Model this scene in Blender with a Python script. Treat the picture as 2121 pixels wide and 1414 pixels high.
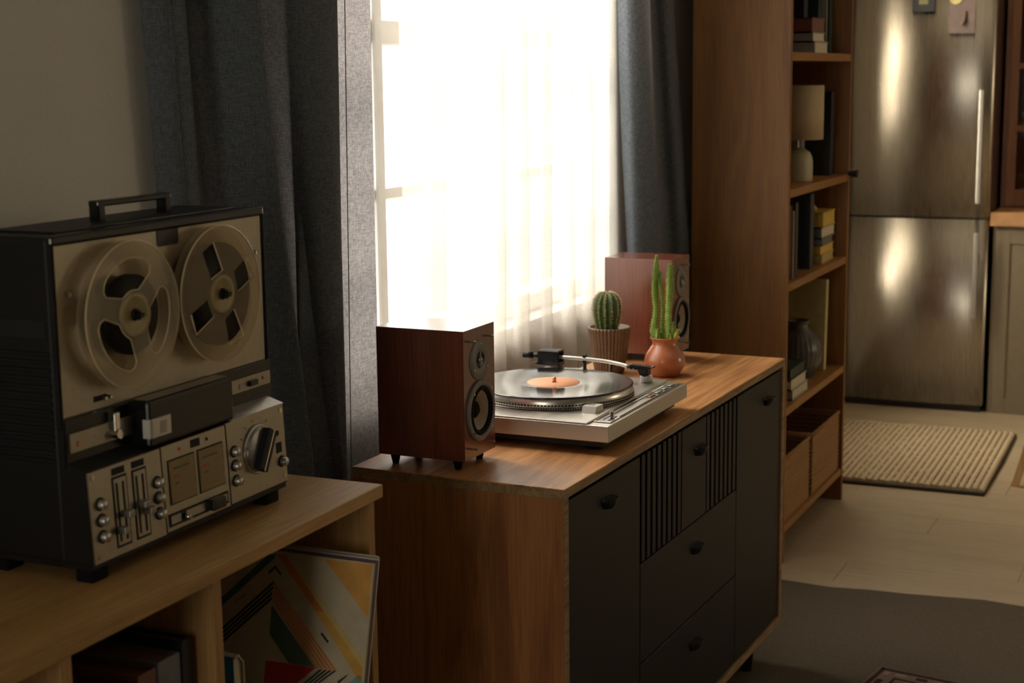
import bpy, bmesh, math, random
from mathutils import Vector, Matrix

for o in list(bpy.data.objects):
    bpy.data.objects.remove(o, do_unlink=True)
scene = bpy.context.scene
COL = scene.collection
PI = math.pi
random.seed(7)

# ------------------------------------------------------------------ camera
YAW, PITCH, ROLL = .4276, -.1668, -.0116
CAM = Vector((0, 0, 1.3907))
fw = Vector((math.cos(PITCH)*math.cos(YAW), math.cos(PITCH)*math.sin(YAW), math.sin(PITCH)))
r0 = Vector((math.sin(YAW), -math.cos(YAW), 0)); u0 = r0.cross(fw)
rt = r0*math.cos(ROLL) + u0*math.sin(ROLL); up = -r0*math.sin(ROLL) + u0*math.cos(ROLL)
cam_data = bpy.data.cameras.new('camera'); cam = bpy.data.objects.new('camera', cam_data); COL.objects.link(cam)
M = Matrix.Identity(4)
for i in range(3):
    M[i][0], M[i][1], M[i][2], M[i][3] = rt[i], up[i], -fw[i], CAM[i]
cam.matrix_world = M
cam_data.sensor_width = 36; cam_data.lens = 3267.3/2121*36
cam_data.clip_start = .05; cam_data.clip_end = 100
cam_data.dof.use_dof = True; cam_data.dof.focus_distance = 2.65; cam_data.dof.aperture_fstop = 7.1
scene.camera = cam

# ------------------------------------------------------------------ light and exposure
scene.view_settings.view_transform = 'Standard'; scene.view_settings.look = 'None'
scene.view_settings.exposure = 0.0; scene.view_settings.gamma = 1.0
scene.view_settings.use_curve_mapping = False
scene.cycles.use_denoising = True
scene.cycles.max_bounces = 10; scene.cycles.diffuse_bounces = 5; scene.cycles.transparent_max_bounces = 24
scene.cycles.sample_clamp_indirect = 6.0; scene.cycles.caustics_refractive = False
world = bpy.data.worlds.new('sky'); scene.world = world; world.use_nodes = True
bg = world.node_tree.nodes['Background']; bg.inputs[0].default_value = (1.0, .95, .89, 1); bg.inputs[1].default_value = 2.2

def area(name, loc, target, sx, sy, power, col):
    d = bpy.data.lights.new(name, 'AREA'); d.shape = 'RECTANGLE'; d.size = sx; d.size_y = sy
    d.energy = power; d.color = col
    o = bpy.data.objects.new(name, d); COL.objects.link(o); o.location = loc
    o.rotation_euler = (Vector(target)-Vector(loc)).to_track_quat('-Z', 'Y').to_euler()
    return o
area('window_daylight', (3.35, 2.5, 3.1), (3.1, 1.15, .75), 2.0, 1.6, 330, (1, .87, .74))
area('window_skylight', (3.3, 1.95, 1.55), (3.3, .5, 1.3), 1.6, 1.3, 20, (1, .95, .9))
area('kitchen_window_daylight', (5.9, 1.90, 1.50), (5.9, .5, 1.2), .58, 2.1, 85, (1, .84, .62))
area('dining_window_daylight', (5.75, -4.55, 1.7), (5.6, .5, .2), .9, 1.1, 34, (1, .74, .46))
area('added_rear_fill', (-3.6, .65, 1.2), (2.2, 1.0, .9), 1.0, 2.0, 35, (1, .88, .70))  # added fill from behind the camera, through the made-up rear opening

# ------------------------------------------------------------------ materials
MATS = {}
def _new(name):
    m = bpy.data.materials.new(name); m.use_nodes = True
    nt = m.node_tree; b = nt.nodes['Principled BSDF']; MATS[name] = m
    return m, nt, b
def _coord(nt, scale, rot=(0,0,0), kind='Object'):
    tc = nt.nodes.new('ShaderNodeTexCoord'); mp = nt.nodes.new('ShaderNodeMapping')
    mp.inputs['Scale'].default_value = scale; mp.inputs['Rotation'].default_value = rot
    nt.links.new(tc.outputs[kind], mp.inputs[0]); return mp.outputs[0]
def _noise(nt, vec, scale, detail=4, rough=.6, dist=0):
    n = nt.nodes.new('ShaderNodeTexNoise'); n.inputs['Scale'].default_value = scale
    n.inputs['Detail'].default_value = detail; n.inputs['Roughness'].default_value = rough
    n.inputs['Distortion'].default_value = dist
    nt.links.new(vec, n.inputs['Vector']); return n.outputs['Fac']
def _ramp(nt, fac, stops):
    r = nt.nodes.new('ShaderNodeValToRGB'); e = r.color_ramp.elements
    while len(e) < len(stops): e.new(.5)
    for i, (p, c) in enumerate(stops): e[i].position = p; e[i].color = (*c, 1)
    nt.links.new(fac, r.inputs[0]); return r.outputs[0]
def _bump(nt, b, h, strength, dist=.001):
    n = nt.nodes.new('ShaderNodeBump'); n.inputs['Strength'].default_value = strength; n.inputs['Distance'].default_value = dist
    nt.links.new(h, n.inputs['Height']); nt.links.new(n.outputs[0], b.inputs['Normal'])
def plain(name, col, rough=.5, metal=0., var=.12, scale=30, bump=0., spec=.5, coat=0.):
    m, nt, b = _new(name)
    v = _coord(nt, (1,1,1)); f = _noise(nt, v, scale, 3)
    c = _ramp(nt, f, [(.3, tuple(x*(1-var) for x in col)), (.7, tuple(min(1, x*(1+var)) for x in col))])
    nt.links.new(c, b.inputs['Base Color'])
    b.inputs['Roughness'].default_value = rough; b.inputs['Metallic'].default_value = metal
    b.inputs['Specular IOR Level'].default_value = spec
    if coat: b.inputs['Coat Weight'].default_value = coat; b.inputs['Coat Roughness'].default_value = .12
    if bump: _bump(nt, b, f, bump)
    return m
def wood(name, dark, light, axis='x', rough=.45, ring=9., coarse=1.0, spec=.4, figure=0.):
    """long grain along the axis: stretched noise for the rings, finer stretched noise for the pores"""
    m, nt, b = _new(name)
    st = {'x': (.12,1,1), 'y': (1,.12,1), 'z': (1,1,.12)}[axis]
    v = _coord(nt, tuple(s*coarse for s in st))
    n1 = _noise(nt, v, ring, 3, .55, 1.2 + figure)
    st2 = {'x': (.03,1,1), 'y': (1,.03,1), 'z': (1,1,.03)}[axis]
    v2 = _coord(nt, st2); n2 = _noise(nt, v2, 260, 3, .7)
    mid = tuple((a+c)/2 for a, c in zip(dark, light))
    c1 = _ramp(nt, n1, [(.28, dark), (.46, mid), (.6, light), (.72, mid)])
    mx = nt.nodes.new('ShaderNodeMix'); mx.data_type = 'RGBA'; mx.blend_type = 'MULTIPLY'; mx.inputs[0].default_value = .55
    c2 = _ramp(nt, n2, [(.35, (.55,.5,.45)), (.6, (1,1,1))])
    nt.links.new(c1, mx.inputs[6]); nt.links.new(c2, mx.inputs[7]); nt.links.new(mx.outputs[2], b.inputs['Base Color'])
    b.inputs['Roughness'].default_value = rough; b.inputs['Specular IOR Level'].default_value = spec
    _bump(nt, b, n2, .12, .0006)
    return m
def fabric(name, c1, c2, transl, weave=900, tcol=None, thru=0., tvar=.12):
    m, nt, b = _new(name)
    v = _coord(nt, (1,1,.18)); n = _noise(nt, v, weave*.6, 2, .7)
    vh = _coord(nt, (.18,.18,1)); nh = _noise(nt, vh, weave*.6, 2, .7)
    a = nt.nodes.new('ShaderNodeMath'); a.operation = 'ADD'; nt.links.new(n, a.inputs[0]); nt.links.new(nh, a.inputs[1])
    h = nt.nodes.new('ShaderNodeMath'); h.operation = 'MULTIPLY'; h.inputs[1].default_value = .5; nt.links.new(a.outputs[0], h.inputs[0])
    c = _ramp(nt, h.outputs[0], [(.38, c1), (.62, c2)])
    nt.links.new(c, b.inputs['Base Color']); b.inputs['Roughness'].default_value = .9; b.inputs['Specular IOR Level'].default_value = .1
    b.inputs['Sheen Weight'].default_value = .15
    _bump(nt, b, h.outputs[0], .35, .0008)
    t = nt.nodes.new('ShaderNodeBsdfTranslucent')
    if tcol: nt.links.new(_ramp(nt, h.outputs[0], [(.36, tuple(x*.55 for x in tcol)), (.64, tuple(min(1, x*1.3) for x in tcol))]), t.inputs[0])
    else: nt.links.new(c, t.inputs[0])
    mix = nt.nodes.new('ShaderNodeMixShader'); mix.inputs[0].default_value = transl
    nt.links.new(b.outputs[0], mix.inputs[1]); nt.links.new(t.outputs[0], mix.inputs[2])
    last = mix.outputs[0]
    if thru:
        tr = nt.nodes.new('ShaderNodeBsdfTransparent'); m2 = nt.nodes.new('ShaderNodeMixShader')
        fr = _ramp(nt, h.outputs[0], [(.35, (thru+tvar,)*3), (.65, (max(0,thru-tvar),)*3)])
        nt.links.new(fr, m2.inputs[0]); nt.links.new(last, m2.inputs[1]); nt.links.new(tr.outputs[0], m2.inputs[2]); last = m2.outputs[0]
    nt.links.new(last, nt.nodes['Material Output'].inputs[0])
    return m
def glass(name, tint=(.97,.98,.97), refl=.06):
    m, nt, b = _new(name)
    tr = nt.nodes.new('ShaderNodeBsdfTransparent'); tr.inputs[0].default_value = (*tint, 1)
    gl = nt.nodes.new('ShaderNodeBsdfGlossy'); gl.inputs['Roughness'].default_value = .03
    mix = nt.nodes.new('ShaderNodeMixShader'); mix.inputs[0].default_value = refl
    nt.links.new(tr.outputs[0], mix.inputs[1]); nt.links.new(gl.outputs[0], mix.inputs[2])
    nt.links.new(mix.outputs[0], nt.nodes['Material Output'].inputs[0]); return m
def clear_plastic(name, col, keep=.45):
    m, nt, b = _new(name)
    b.inputs['Base Color'].default_value = (*col, 1); b.inputs['Roughness'].default_value = .18
    tr = nt.nodes.new('ShaderNodeBsdfTransparent'); tr.inputs[0].default_value = (.93,.9,.84,1)
    mix = nt.nodes.new('ShaderNodeMixShader'); mix.inputs[0].default_value = keep
    nt.links.new(tr.outputs[0], mix.inputs[1]); nt.links.new(b.outputs[0], mix.inputs[2])
    nt.links.new(mix.outputs[0], nt.nodes['Material Output'].inputs[0]); return m
def brushed(name, col, rough=.28, stretch=(1,1,.01), scale=700, aniso=.6):
    m, nt, b = _new(name)
    v = _coord(nt, stretch); n = _noise(nt, v, scale, 2, .6)
    c = _ramp(nt, n, [(.3, tuple(x*.9 for x in col)), (.7, col)])
    nt.links.new(c, b.inputs['Base Color']); b.inputs['Metallic'].default_value = 1
    r = nt.nodes.new('ShaderNodeMapRange'); r.inputs[3].default_value = rough*.8; r.inputs[4].default_value = rough*1.25
    nt.links.new(n, r.inputs[0]); nt.links.new(r.outputs[0], b.inputs['Roughness'])
    b.inputs['Anisotropic'].default_value = aniso
    if aniso > .5:
        tg_ = nt.nodes.new('ShaderNodeCombineXYZ'); tg_.inputs[2].default_value = 1.0      # brushed crosswise: highlights run up and down
        nt.links.new(tg_.outputs[0], b.inputs['Tangent'])
    _bump(nt, b, n, .012, .0003)
    return m

wood('oak_top', (.42,.235,.080), (.60,.36,.14), 'x', .42, 10)
wood('oak_upright', (.40,.22,.078), (.55,.32,.13), 'z', .5, 10)
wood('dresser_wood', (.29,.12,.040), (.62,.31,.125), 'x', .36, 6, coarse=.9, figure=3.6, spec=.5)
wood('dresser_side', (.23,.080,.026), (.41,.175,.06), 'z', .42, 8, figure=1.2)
wood('edge_ply', (.20,.12,.05), (.40,.27,.13), 'x', .5, 60)
wood('edge_ply_side', (.16,.09,.04), (.42,.28,.13), 'y', .5, 60)
wood('bookcase_wood', (.21,.082,.019), (.32,.14,.034), 'z', .45, 9)
wood('bookcase_shelf', (.27,.115,.030), (.39,.185,.052), 'x', .45, 9)
wood('dark_back', (.16,.065,.025), (.22,.095,.035), 'z', .6, 9)
wood('mahogany', (.14,.030,.014), (.235,.058,.027), 'z', .26, 8, spec=.5)
_m = MATS['mahogany'].node_tree.nodes['Principled BSDF']; _m.inputs['Coat Weight'].default_value = 1; _m.inputs['Coat Roughness'].default_value = .2; _m.inputs['Coat IOR'].default_value = 1.55
wood('hutch_wood', (.22,.08,.025), (.34,.14,.05), 'z', .4, 10)
wood('pine', (.60,.36,.13), (.75,.48,.20), 'z', .45, 12)
wood('plank_wood', (.45,.36,.25), (.52,.43,.30), 'y', .38, 6)
plain('plank_base', (.20,.16,.12), .8)
plain('front_black', (.015,.0125,.010), .5, bump=.02, scale=400, spec=.3)
plain('groove_black', (.008,.008,.008), .8)
plain('handle_black', (.012,.012,.012), .3)
plain('black_plastic', (.006,.006,.0075), .5, scale=200, bump=.03, spec=.35)
plain('black_gloss', (.008,.008,.009), .22)
plain('rubber', (.005,.005,.005), .8, spec=.2)
plain('champagne', (.35,.31,.235), .42, .92, .05, 120)
plain('silver', (.50,.48,.44), .36, .8, .06, 200)
plain('light_silver', (.66,.64,.60), .42, .45, .04, 200)
plain('silver_dark', (.30,.29,.27), .42, .8, .06, 200)
plain('chrome', (.75,.74,.72), .12, 1., .02)
plain('white_metal', (.80,.77,.70), .25, .3, .03)
plain('white_paint', (.80,.78,.74), .45, 0, .03)
plain('wall_paint', (.70,.675,.61), .85, 0, .04, 260, .25)
plain('ceiling_paint', (.66,.63,.57), .9)
plain('carpet_pile', (.115,.094,.070), .97, 0, .45, 520, .9, .1)
plain('rug_cream', (.52,.42,.29), .95, 0, .2, 300, .6, .1)
plain('rug_fleck', (.17,.125,.08), .95, 0, .3, 300, .5, .1)
plain('rug_dark', (.05,.045,.035), .95, 0, .3, 300, .5, .1)
plain('terracotta', (.46,.15,.066), .32, 0, .10, 25, 0, .5, .75)
plain('brown_glaze', (.19,.13,.088), .45, 0, .15, 60)
plain('soil', (.06,.04,.025), .95, 0, .4, 400, .8)
plain('cactus_green', (.055,.11,.026), .5, 0, .25, 90, .1)
plain('cactus_light', (.235,.37,.065), .5, 0, .22, 120, .15)
plain('cactus_yellow', (.60,.48,.05), .5)
plain('spine', (.62,.50,.30), .6)
plain('driver_grey', (.19,.18,.165), .5, .2, .05)
plain('cone_tan', (.40,.34,.26), .55, 0, .05)
plain('record_label', (.72,.33,.17), .6, 0, .04)
plain('copper', (.62,.25,.13), .3, .8)
plain('kitchen_grey', (.22,.18,.12), .5, 0, .05)
plain('worktop_wood', (.50,.27,.12), .45, 0, .15, 20)
plain('basket_weave', (.34,.18,.07), .75, 0, .3, 200, .4)
plain('lamp_shade', (.52,.40,.24), .85, 0, .06)
plain('lamp_ceramic', (.46,.42,.27), .4, 0, .05)
plain('vase_ceramic', (.085,.078,.068), .28, 0, .2, 30)
plain('paper', (.62,.55,.40), .8, 0, .1, 300)
plain('cream_board', (.56,.48,.22), .8)
plain('book_black', (.012,.014,.016), .5); plain('book_green', (.018,.035,.028), .55)
plain('book_grey', (.17,.17,.165), .7); plain('book_brown', (.16,.07,.03), .6); plain('book_red', (.18,.075,.05), .6)
plain('book_yellow', (.62,.42,.075), .6); plain('book_ochre', (.48,.36,.13), .6); plain('book_slate', (.035,.042,.048), .6)
plain('book_pale', (.33,.33,.29), .7); plain('book_tan', (.24,.13,.06), .7)
plain('sleeve_cream', (.50,.44,.31), .6); plain('ink_black', (.02,.022,.025), .6); plain('ink_teal', (.05,.16,.145), .6)
plain('ink_orange', (.55,.20,.045), .6); plain('ink_gold', (.58,.33,.06), .6); plain('ink_yellow', (.55,.42,.16), .6)
plain('ink_red', (.42,.03,.025), .6); plain('ink_green', (.075,.13,.10), .6); plain('ink_aqua', (.16,.33,.30), .6)
plain('ink_amber', (.62,.32,.07), .6); plain('ink_purple', (.13,.10,.22), .6); plain('ink_blue', (.02,.20,.42), .5)
plain('sleeve_white', (.62,.58,.52), .6)
plain('tape_brown', (.010,.007,.005), .6, spec=.25)
plain('meter_face', (.30,.22,.11), .35); plain('meter_red', (.45,.05,.03), .5)
plain('reel_hub', (.36,.29,.13), .4)
plain('magnet_pink', (.17,.12,.11), .6); plain('magnet_green', (.20,.19,.07), .5)
plain('rug_pink', (.17,.125,.105), .95, 0, .2, 300, .4, .1); plain('rug_maroon', (.055,.028,.025), .95, 0, .2, 300, .4, .1)
plain('china', (.70,.66,.58), .3)
clear_plastic('reel_clear', (.72,.64,.48), .24)
clear_plastic('reel_edge', (.80,.68,.42), .62)
clear_plastic('reel_smoke', (.55,.45,.30), .22)
glass('pane_glass'); glass('cabinet_glass', (.85,.85,.85), .08); glass('meter_glass', (.9,.88,.8), .06)
brushed('steel_door', (.46,.42,.365), .26, aniso=.97)
brushed('steel_side', (.34,.32,.29), .35)
brushed('plinth_silver', (.62,.59,.54), .38, (.02,1,1), 400, .3)
brushed('platter_metal', (.66,.63,.58), .25, (1,1,1), 60, .2)
fabric('linen_blue', (.105,.124,.146), (.200,.226,.258), .36, 800, (.34,.32,.325))
fabric('sheer_voile', (.84,.81,.77), (.88,.85,.81), .64, 2600, (.80,.76,.72), .46, .04)
def vinyl():
    m, nt, b = _new('vinyl')
    tc = nt.nodes.new('ShaderNodeTexCoord'); ln = nt.nodes.new('ShaderNodeVectorMath'); ln.operation = 'LENGTH'
    mp = nt.nodes.new('ShaderNodeMapping'); mp.inputs['Scale'].default_value = (1,1,0)
    nt.links.new(tc.outputs['Object'], mp.inputs[0]); nt.links.new(mp.outputs[0], ln.inputs[0])
    w = nt.nodes.new('ShaderNodeTexNoise'); w.noise_dimensions = '1D'; w.inputs['Scale'].default_value = 900; w.inputs['Detail'].default_value = 2
    nt.links.new(ln.outputs['Value'], w.inputs['W'])
    b.inputs['Base Color'].default_value = (.012,.011,.011,1); b.inputs['Roughness'].default_value = .13
    b.inputs['Specular IOR Level'].default_value = .8
    _bump(nt, b, w.outputs['Fac'], .05, .0003)
vinyl()
def woven():
    m, nt, b = MATS['basket_weave'], MATS['basket_weave'].node_tree, MATS['basket_weave'].node_tree.nodes['Principled BSDF']
    v = _coord(nt, (1,1,1)); w = nt.nodes.new('ShaderNodeTexWave'); w.inputs['Scale'].default_value = 22; w.bands_direction = 'Z'; w.inputs['Distortion'].default_value = 2
    nt.links.new(v, w.inputs[0]); _bump(nt, b, w.outputs['Fac'], .6, .004)
woven()

# ------------------------------------------------------------------ builders
class MB:
    """collects shapes into one bmesh; off = world point taken as local origin"""
    def __init__(s, off=(0,0,0)):
        s.bm = bmesh.new(); s.off = Vector(off); s.mi = 0
    def _put(s, bm2, smooth=False):
        vm = {}
        for v in bm2.verts: vm[v] = s.bm.verts.new(v.co - s.off)
        for f in bm2.faces:
            try:
                nf = s.bm.faces.new([vm[v] for v in f.verts]); nf.smooth = smooth or f.smooth; nf.material_index = s.mi
            except ValueError: pass
        bm2.free(); return s
    def box(s, a, b, bev=0., seg=1, mat=None):
        t = bmesh.new()
        bmesh.ops.create_cube(t, size=1)
        a, b = Vector(a), Vector(b); c = (a+b)/2; d = b-a
        for v in t.verts: v.co = Vector((v.co.x*d.x+c.x, v.co.y*d.y+c.y, v.co.z*d.z+c.z))
        if bev: bmesh.ops.bevel(t, geom=t.edges[:], offset=min(bev, min(abs(x) for x in d)*.45), segments=seg, affect='EDGES', profile=.5)
        if mat is not None: bmesh.ops.transform(t, matrix=mat, verts=t.verts)
        bmesh.ops.recalc_face_normals(t, faces=t.faces[:])
        return s._put(t)
    def prism(s, pts, axis, a, b):
        """polygon pts in the two other axes (order kept), extruded along the axis from a to b"""
        def P(u, v, w): return {'x': (w,u,v), 'y': (u,w,v), 'z': (u,v,w)}[axis]
        t = bmesh.new(); lo = [t.verts.new(P(u,v,a)) for u, v in pts]; hi = [t.verts.new(P(u,v,b)) for u, v in pts]
        n = len(pts); t.faces.new(lo); t.faces.new(hi)
        for i in range(n): t.faces.new((lo[i], lo[(i+1)%n], hi[(i+1)%n], hi[i]))
        bmesh.ops.recalc_face_normals(t, faces=t.faces[:]); return s._put(t)
    def lathe(s, prof, c=(0,0,0), axis='z', n=32, a0=0, a1=2*PI, fn=None, smooth=True):
        """prof = [(r,h)...]; fn(angle, i) scales the radius"""
        t = bmesh.new(); full = abs(a1-a0-2*PI) < 1e-6; m = n if full else n+1; rings = []
        c = Vector(c)
        def P(r, a, h):
            x, y = r*math.cos(a), r*math.sin(a)
            return c + Vector({'z': (x,y,h), 'y': (x,h,y), 'x': (h,x,y)}[axis])
        for i, (r, h) in enumerate(prof):
            if r < 1e-6: rings.append([t.verts.new(P(0,0,h))]); continue
            rings.append([t.verts.new(P(r*(fn(a0+(a1-a0)*k/n, i) if fn else 1), a0+(a1-a0)*k/n, h)) for k in range(m)])
        for A, B in zip(rings, rings[1:]):
            for k in range(n):
                k2 = (k+1) % m
                try:
                    if len(A) == 1 and len(B) > 1: f = t.faces.new((A[0], B[k], B[k2]))
                    elif len(B) == 1 and len(A) > 1: f = t.faces.new((A[k], A[k2], B[0]))
                    elif len(A) > 1: f = t.faces.new((A[k], A[k2], B[k2], B[k]))
                    f.smooth = smooth
                except ValueError: pass
        bmesh.ops.recalc_face_normals(t, faces=t.faces[:]); return s._put(t)
    def cyl(s, c, r, h, axis='z', n=24, bev=0.):
        p = [(0,0),(r-bev,0),(r,bev),(r,h-bev),(r-bev,h),(0,h)] if bev else [(0,0),(r,0),(r,h),(0,h)]
        return s.lathe(p, c, axis, n, smooth=False)
    def tube(s, pts, r, n=8, closed=False, cap=True, smooth=True):
        t = bmesh.new(); pts = [Vector(p) for p in pts]; L = len(pts); rings = []
        rr = r if isinstance(r, (list, tuple)) else [r]*L
        ref = Vector((0,0,1))
        for i, p in enumerate(pts):
            d = (pts[(i+1)%L]-pts[i-1]) if closed else (pts[min(i+1,L-1)]-pts[max(i-1,0)])
            d.normalize()
            rf = ref if abs(d.dot(ref)) < .95 else Vector((0,1,0))
            a = d.cross(rf).normalized(); b = a.cross(d)
            rings.append([t.verts.new(p + (a*math.cos(2*PI*k/n) + b*math.sin(2*PI*k/n))*rr[i]) for k in range(n)])
        for i in range(L if closed else L-1):
            A, B = rings[i], rings[(i+1)%L]
            for k in range(n):
                f = t.faces.new((A[k], A[(k+1)%n], B[(k+1)%n], B[k])); f.smooth = smooth
        if cap and not closed: t.faces.new(rings[0][::-1]); t.faces.new(rings[-1])
        bmesh.ops.recalc_face_normals(t, faces=t.faces[:]); return s._put(t)
    def poly(s, pts):
        s.bm.faces.new([s.bm.verts.new(Vector(p)-s.off) for p in pts]).material_index = s.mi; return s
    def build(s, name, mat, parent=None, loc=None, rot=None):
        me = bpy.data.meshes.new(name); s.bm.to_mesh(me); s.bm.free()
        for m in (mat if isinstance(mat, (list, tuple)) else [mat]): me.materials.append(MATS[m])
        return link(name, me, parent, loc, rot)
def link(name, me, parent=None, loc=None, rot=None):
    o = bpy.data.objects.new(name, me); COL.objects.link(o)
    if parent is not None: o.parent = parent
    if loc is not None: o.location = loc
    if rot is not None: o.rotation_euler = rot
    return o
def tag(o, label=None, cat=None, group=None, kind=None):
    if label: o['label'] = label
    if cat: o['category'] = cat
    if group: o['group'] = group
    if kind: o['kind'] = kind
    return o
def thing(name, label, cat, loc=(0,0,0), rz=0., group=None):
    o = bpy.data.objects.new(name, None); COL.objects.link(o); o.location = loc; o.rotation_euler = (0,0,rz)
    o.empty_display_size = .05
    return tag(o, label, cat, group)
def struct(o): o['kind'] = 'structure'; return o
def copy_tree(o, parent=None):
    c = o.copy(); COL.objects.link(c)
    if parent is not None: c.parent = parent
    for ch in list(o.children): copy_tree(ch, c)
    return c
def plate2d(outer, holes, thick, bev=0.):
    """flat plate with holes, outline in (u,v), returned as a mesh in the XY plane, z 0..thick"""
    cu = bpy.data.curves.new('outline', 'CURVE'); cu.dimensions = '2D'; cu.fill_mode = 'BOTH'; cu.extrude = thick/2; cu.bevel_depth = bev
    for loop in [outer]+holes:
        sp = cu.splines.new('POLY'); sp.points.add(len(loop)-1); sp.use_cyclic_u = True
        for p, (u, v) in zip(sp.points, loop): p.co = (u, v, 0, 1)
    o = bpy.data.objects.new('outline', cu); COL.objects.link(o)
    dg = bpy.context.evaluated_depsgraph_get(); dg.update()
    me = bpy.data.meshes.new_from_object(o.evaluated_get(dg))
    bpy.data.objects.remove(o, do_unlink=True); bpy.data.curves.remove(cu)
    for p in me.polygons: p.use_smooth = False
    return me
def circle(r, n=64, c=(0,0), a0=0): return [(c[0]+r*math.cos(a0+2*PI*k/n), c[1]+r*math.sin(a0+2*PI*k/n)) for k in range(n)]
def rect(x0, y0, x1, y1): return [(x0,y0),(x1,y0),(x1,y1),(x0,y1)]
def catmull(P, sub):
    out = []
    for i in range(len(P)-1):
        p0, p1, p2, p3 = P[max(i-1,0)], P[i], P[i+1], P[min(i+2,len(P)-1)]
        for k in range(sub):
            t = k/sub
            out.append(tuple(.5*((2*b)+(-a+c)*t+(2*a-5*b+4*c-d)*t*t+(-a+3*b-3*c+d)*t**3) for a, b, c, d in zip(p0,p1,p2,p3)))
    out.append(P[-1]); return out

# ------------------------------------------------------------------ the room
X0, X1, Y0, Y1, ZC = -3.2, 7.22, -4.2, 1.46, 2.6
WT = .16
fl = struct(MB().box((X0-.2,Y0-.2,-.06), (X1+.2,Y1+.2,-.006)).build('floor', 'plank_base'))
pw, rows = .185, []
me_cache = {}
x = 4.0; r = 0
while x < X1:
    y = Y1 - ((r*.47) % 1.25) - .05
    ends = [Y1]
    while y > Y0: ends.append(y); y -= 1.25
    ends.append(Y0)
    for a, b in zip(ends, ends[1:]):
        ln = round(a-b, 3)
        if ln < .02: continue
        w = min(pw, X1-x)
        key = (ln, round(w,3))
        if key not in me_cache:
            mb = MB().box((.0005,-ln+.0005,-.006), (w-.0005,-.0005,0), .0006)
            ob = mb.build('plank', 'plank_wood', fl); me_cache[key] = ob.data
        else: ob = link('plank', me_cache[key], fl)
        ob.location = (x, a, 0)
    x += pw; r += 1

def wall_with_holes(name, u0, u1, holes, kind, pos, thick):
    """kind 'y': wall in the XZ plane at y = pos growing outwards by thick; 'x': in the YZ plane"""
    me = plate2d(rect(u0, 0, u1, ZC), [rect(*h) for h in holes], abs(thick))
    me.materials.append(MATS['wall_paint'])
    o = link(name, me)
    mid = pos + thick/2
    if kind == 'y': o.matrix_world = Matrix(((1,0,0,0),(0,0,-1,mid),(0,1,0,0),(0,0,0,1)))
    else: o.matrix_world = Matrix(((0,0,1,mid),(1,0,0,0),(0,1,0,0),(0,0,0,1)))
    return struct(o)
W1 = (2.33, .83, 3.82, 2.25)      # window behind the curtains
W2 = (5.60, .72, 6.20, 2.30)      # kitchen window beyond the bookcase
W3 = (5.25, .95, 6.25, 2.1)         # dining window in the opposite wall
W4 = (.1, .10, 1.25, 2.25)        # unseen glazed opening behind the camera, added for fill and the fridge reflection
wall_with_holes('wall_left', X0-.2, X1+.2, [W1, W2], 'y', Y1, WT)
wall_with_holes('wall_right', X0-.2, X1+.2, [W3], 'y', Y0, -WT)
wall_with_holes('wall_back', Y0, Y1, [W4], 'x', X0, -WT)
wall_with_holes('wall_far', Y0, Y1, [], 'x', X1, WT)
struct(MB().box((X0-.2,Y0-.2,ZC), (X1+.2,Y1+.2,ZC+.08)).build('ceiling', 'ceiling_paint'))
struct(MB().box((X0,Y1-.014,0), (X1-.65,Y1,.08), .004).build('baseboard_left', 'white_paint'))

def window(name, u0, u1, z0, z1, pos, kind, sgn, vbars, hbars, frame=.04):
    """frame, bars, panes and sill; sgn points outwards; vbars = (u, half width)"""
    def B(mb, ua, ub, za, zb, da, db, bev=.004):
        lo, hi = sorted((pos+sgn*da, pos+sgn*db))
        if kind == 'y': mb.box((ua,lo,za), (ub,hi,zb), bev)
        else: mb.box((lo,ua,za), (hi,ub,zb), bev)
        return mb
    mb = MB()
    B(mb,u0,u0+frame,z0,z1,.06,.13); B(mb,u1-frame,u1,z0,z1,.06,.13); B(mb,u0,u1,z1-frame,z1,.06,.13); B(mb,u0,u1,z0,z0+.045,.06,.13)
    w = struct(mb.build(name, 'white_paint'))
    for u, hw in vbars: B(MB(), u-hw, u+hw, z0+.045, z1-frame, .065, .125).build('window_bar', 'white_paint', w)
    edges = [u0+frame] + [e for u, hw in vbars for e in (u-hw, u+hw)] + [u1-frame]
    zed = [z0+.045] + [e for zz, hh in hbars for e in (zz-hh, zz+hh)] + [z1-frame]
    for k in range(0, len(edges), 2):
        for zz, hh in hbars: B(MB(), edges[k], edges[k+1], zz-hh, zz+hh, .07, .115).build('glazing_bar', 'white_paint', w)
        for j in range(0, len(zed), 2):
            B(MB(), edges[k], edges[k+1], zed[j], zed[j+1], .088, .094, 0).build('pane', 'pane_glass', w)
    B(MB(), u0, u1, z0-.004, z0, .002, .06).build('window_sill', 'white_paint', w)
    return w
window('window_1', W1[0], W1[2], W1[1], W1[3], Y1, 'y', 1, [(2.737,.017),(3.312,.033)], [(1.162,.014),(1.478,.026),(1.85,.014)])
window('window_2', W2[0], W2[2], W2[1], W2[3], Y1, 'y', 1, [(5.9,.02)], [(1.5,.014)])
window('window_3', W3[0], W3[2], W3[1], W3[3], Y0, 'y', -1, [(5.75,.03)], [(1.5,.014)])
window('added_rear_window', W4[0], W4[2], W4[1], W4[3], X0, 'x', -1, [(.675,.03)], [(1.2,.014)])

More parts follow.
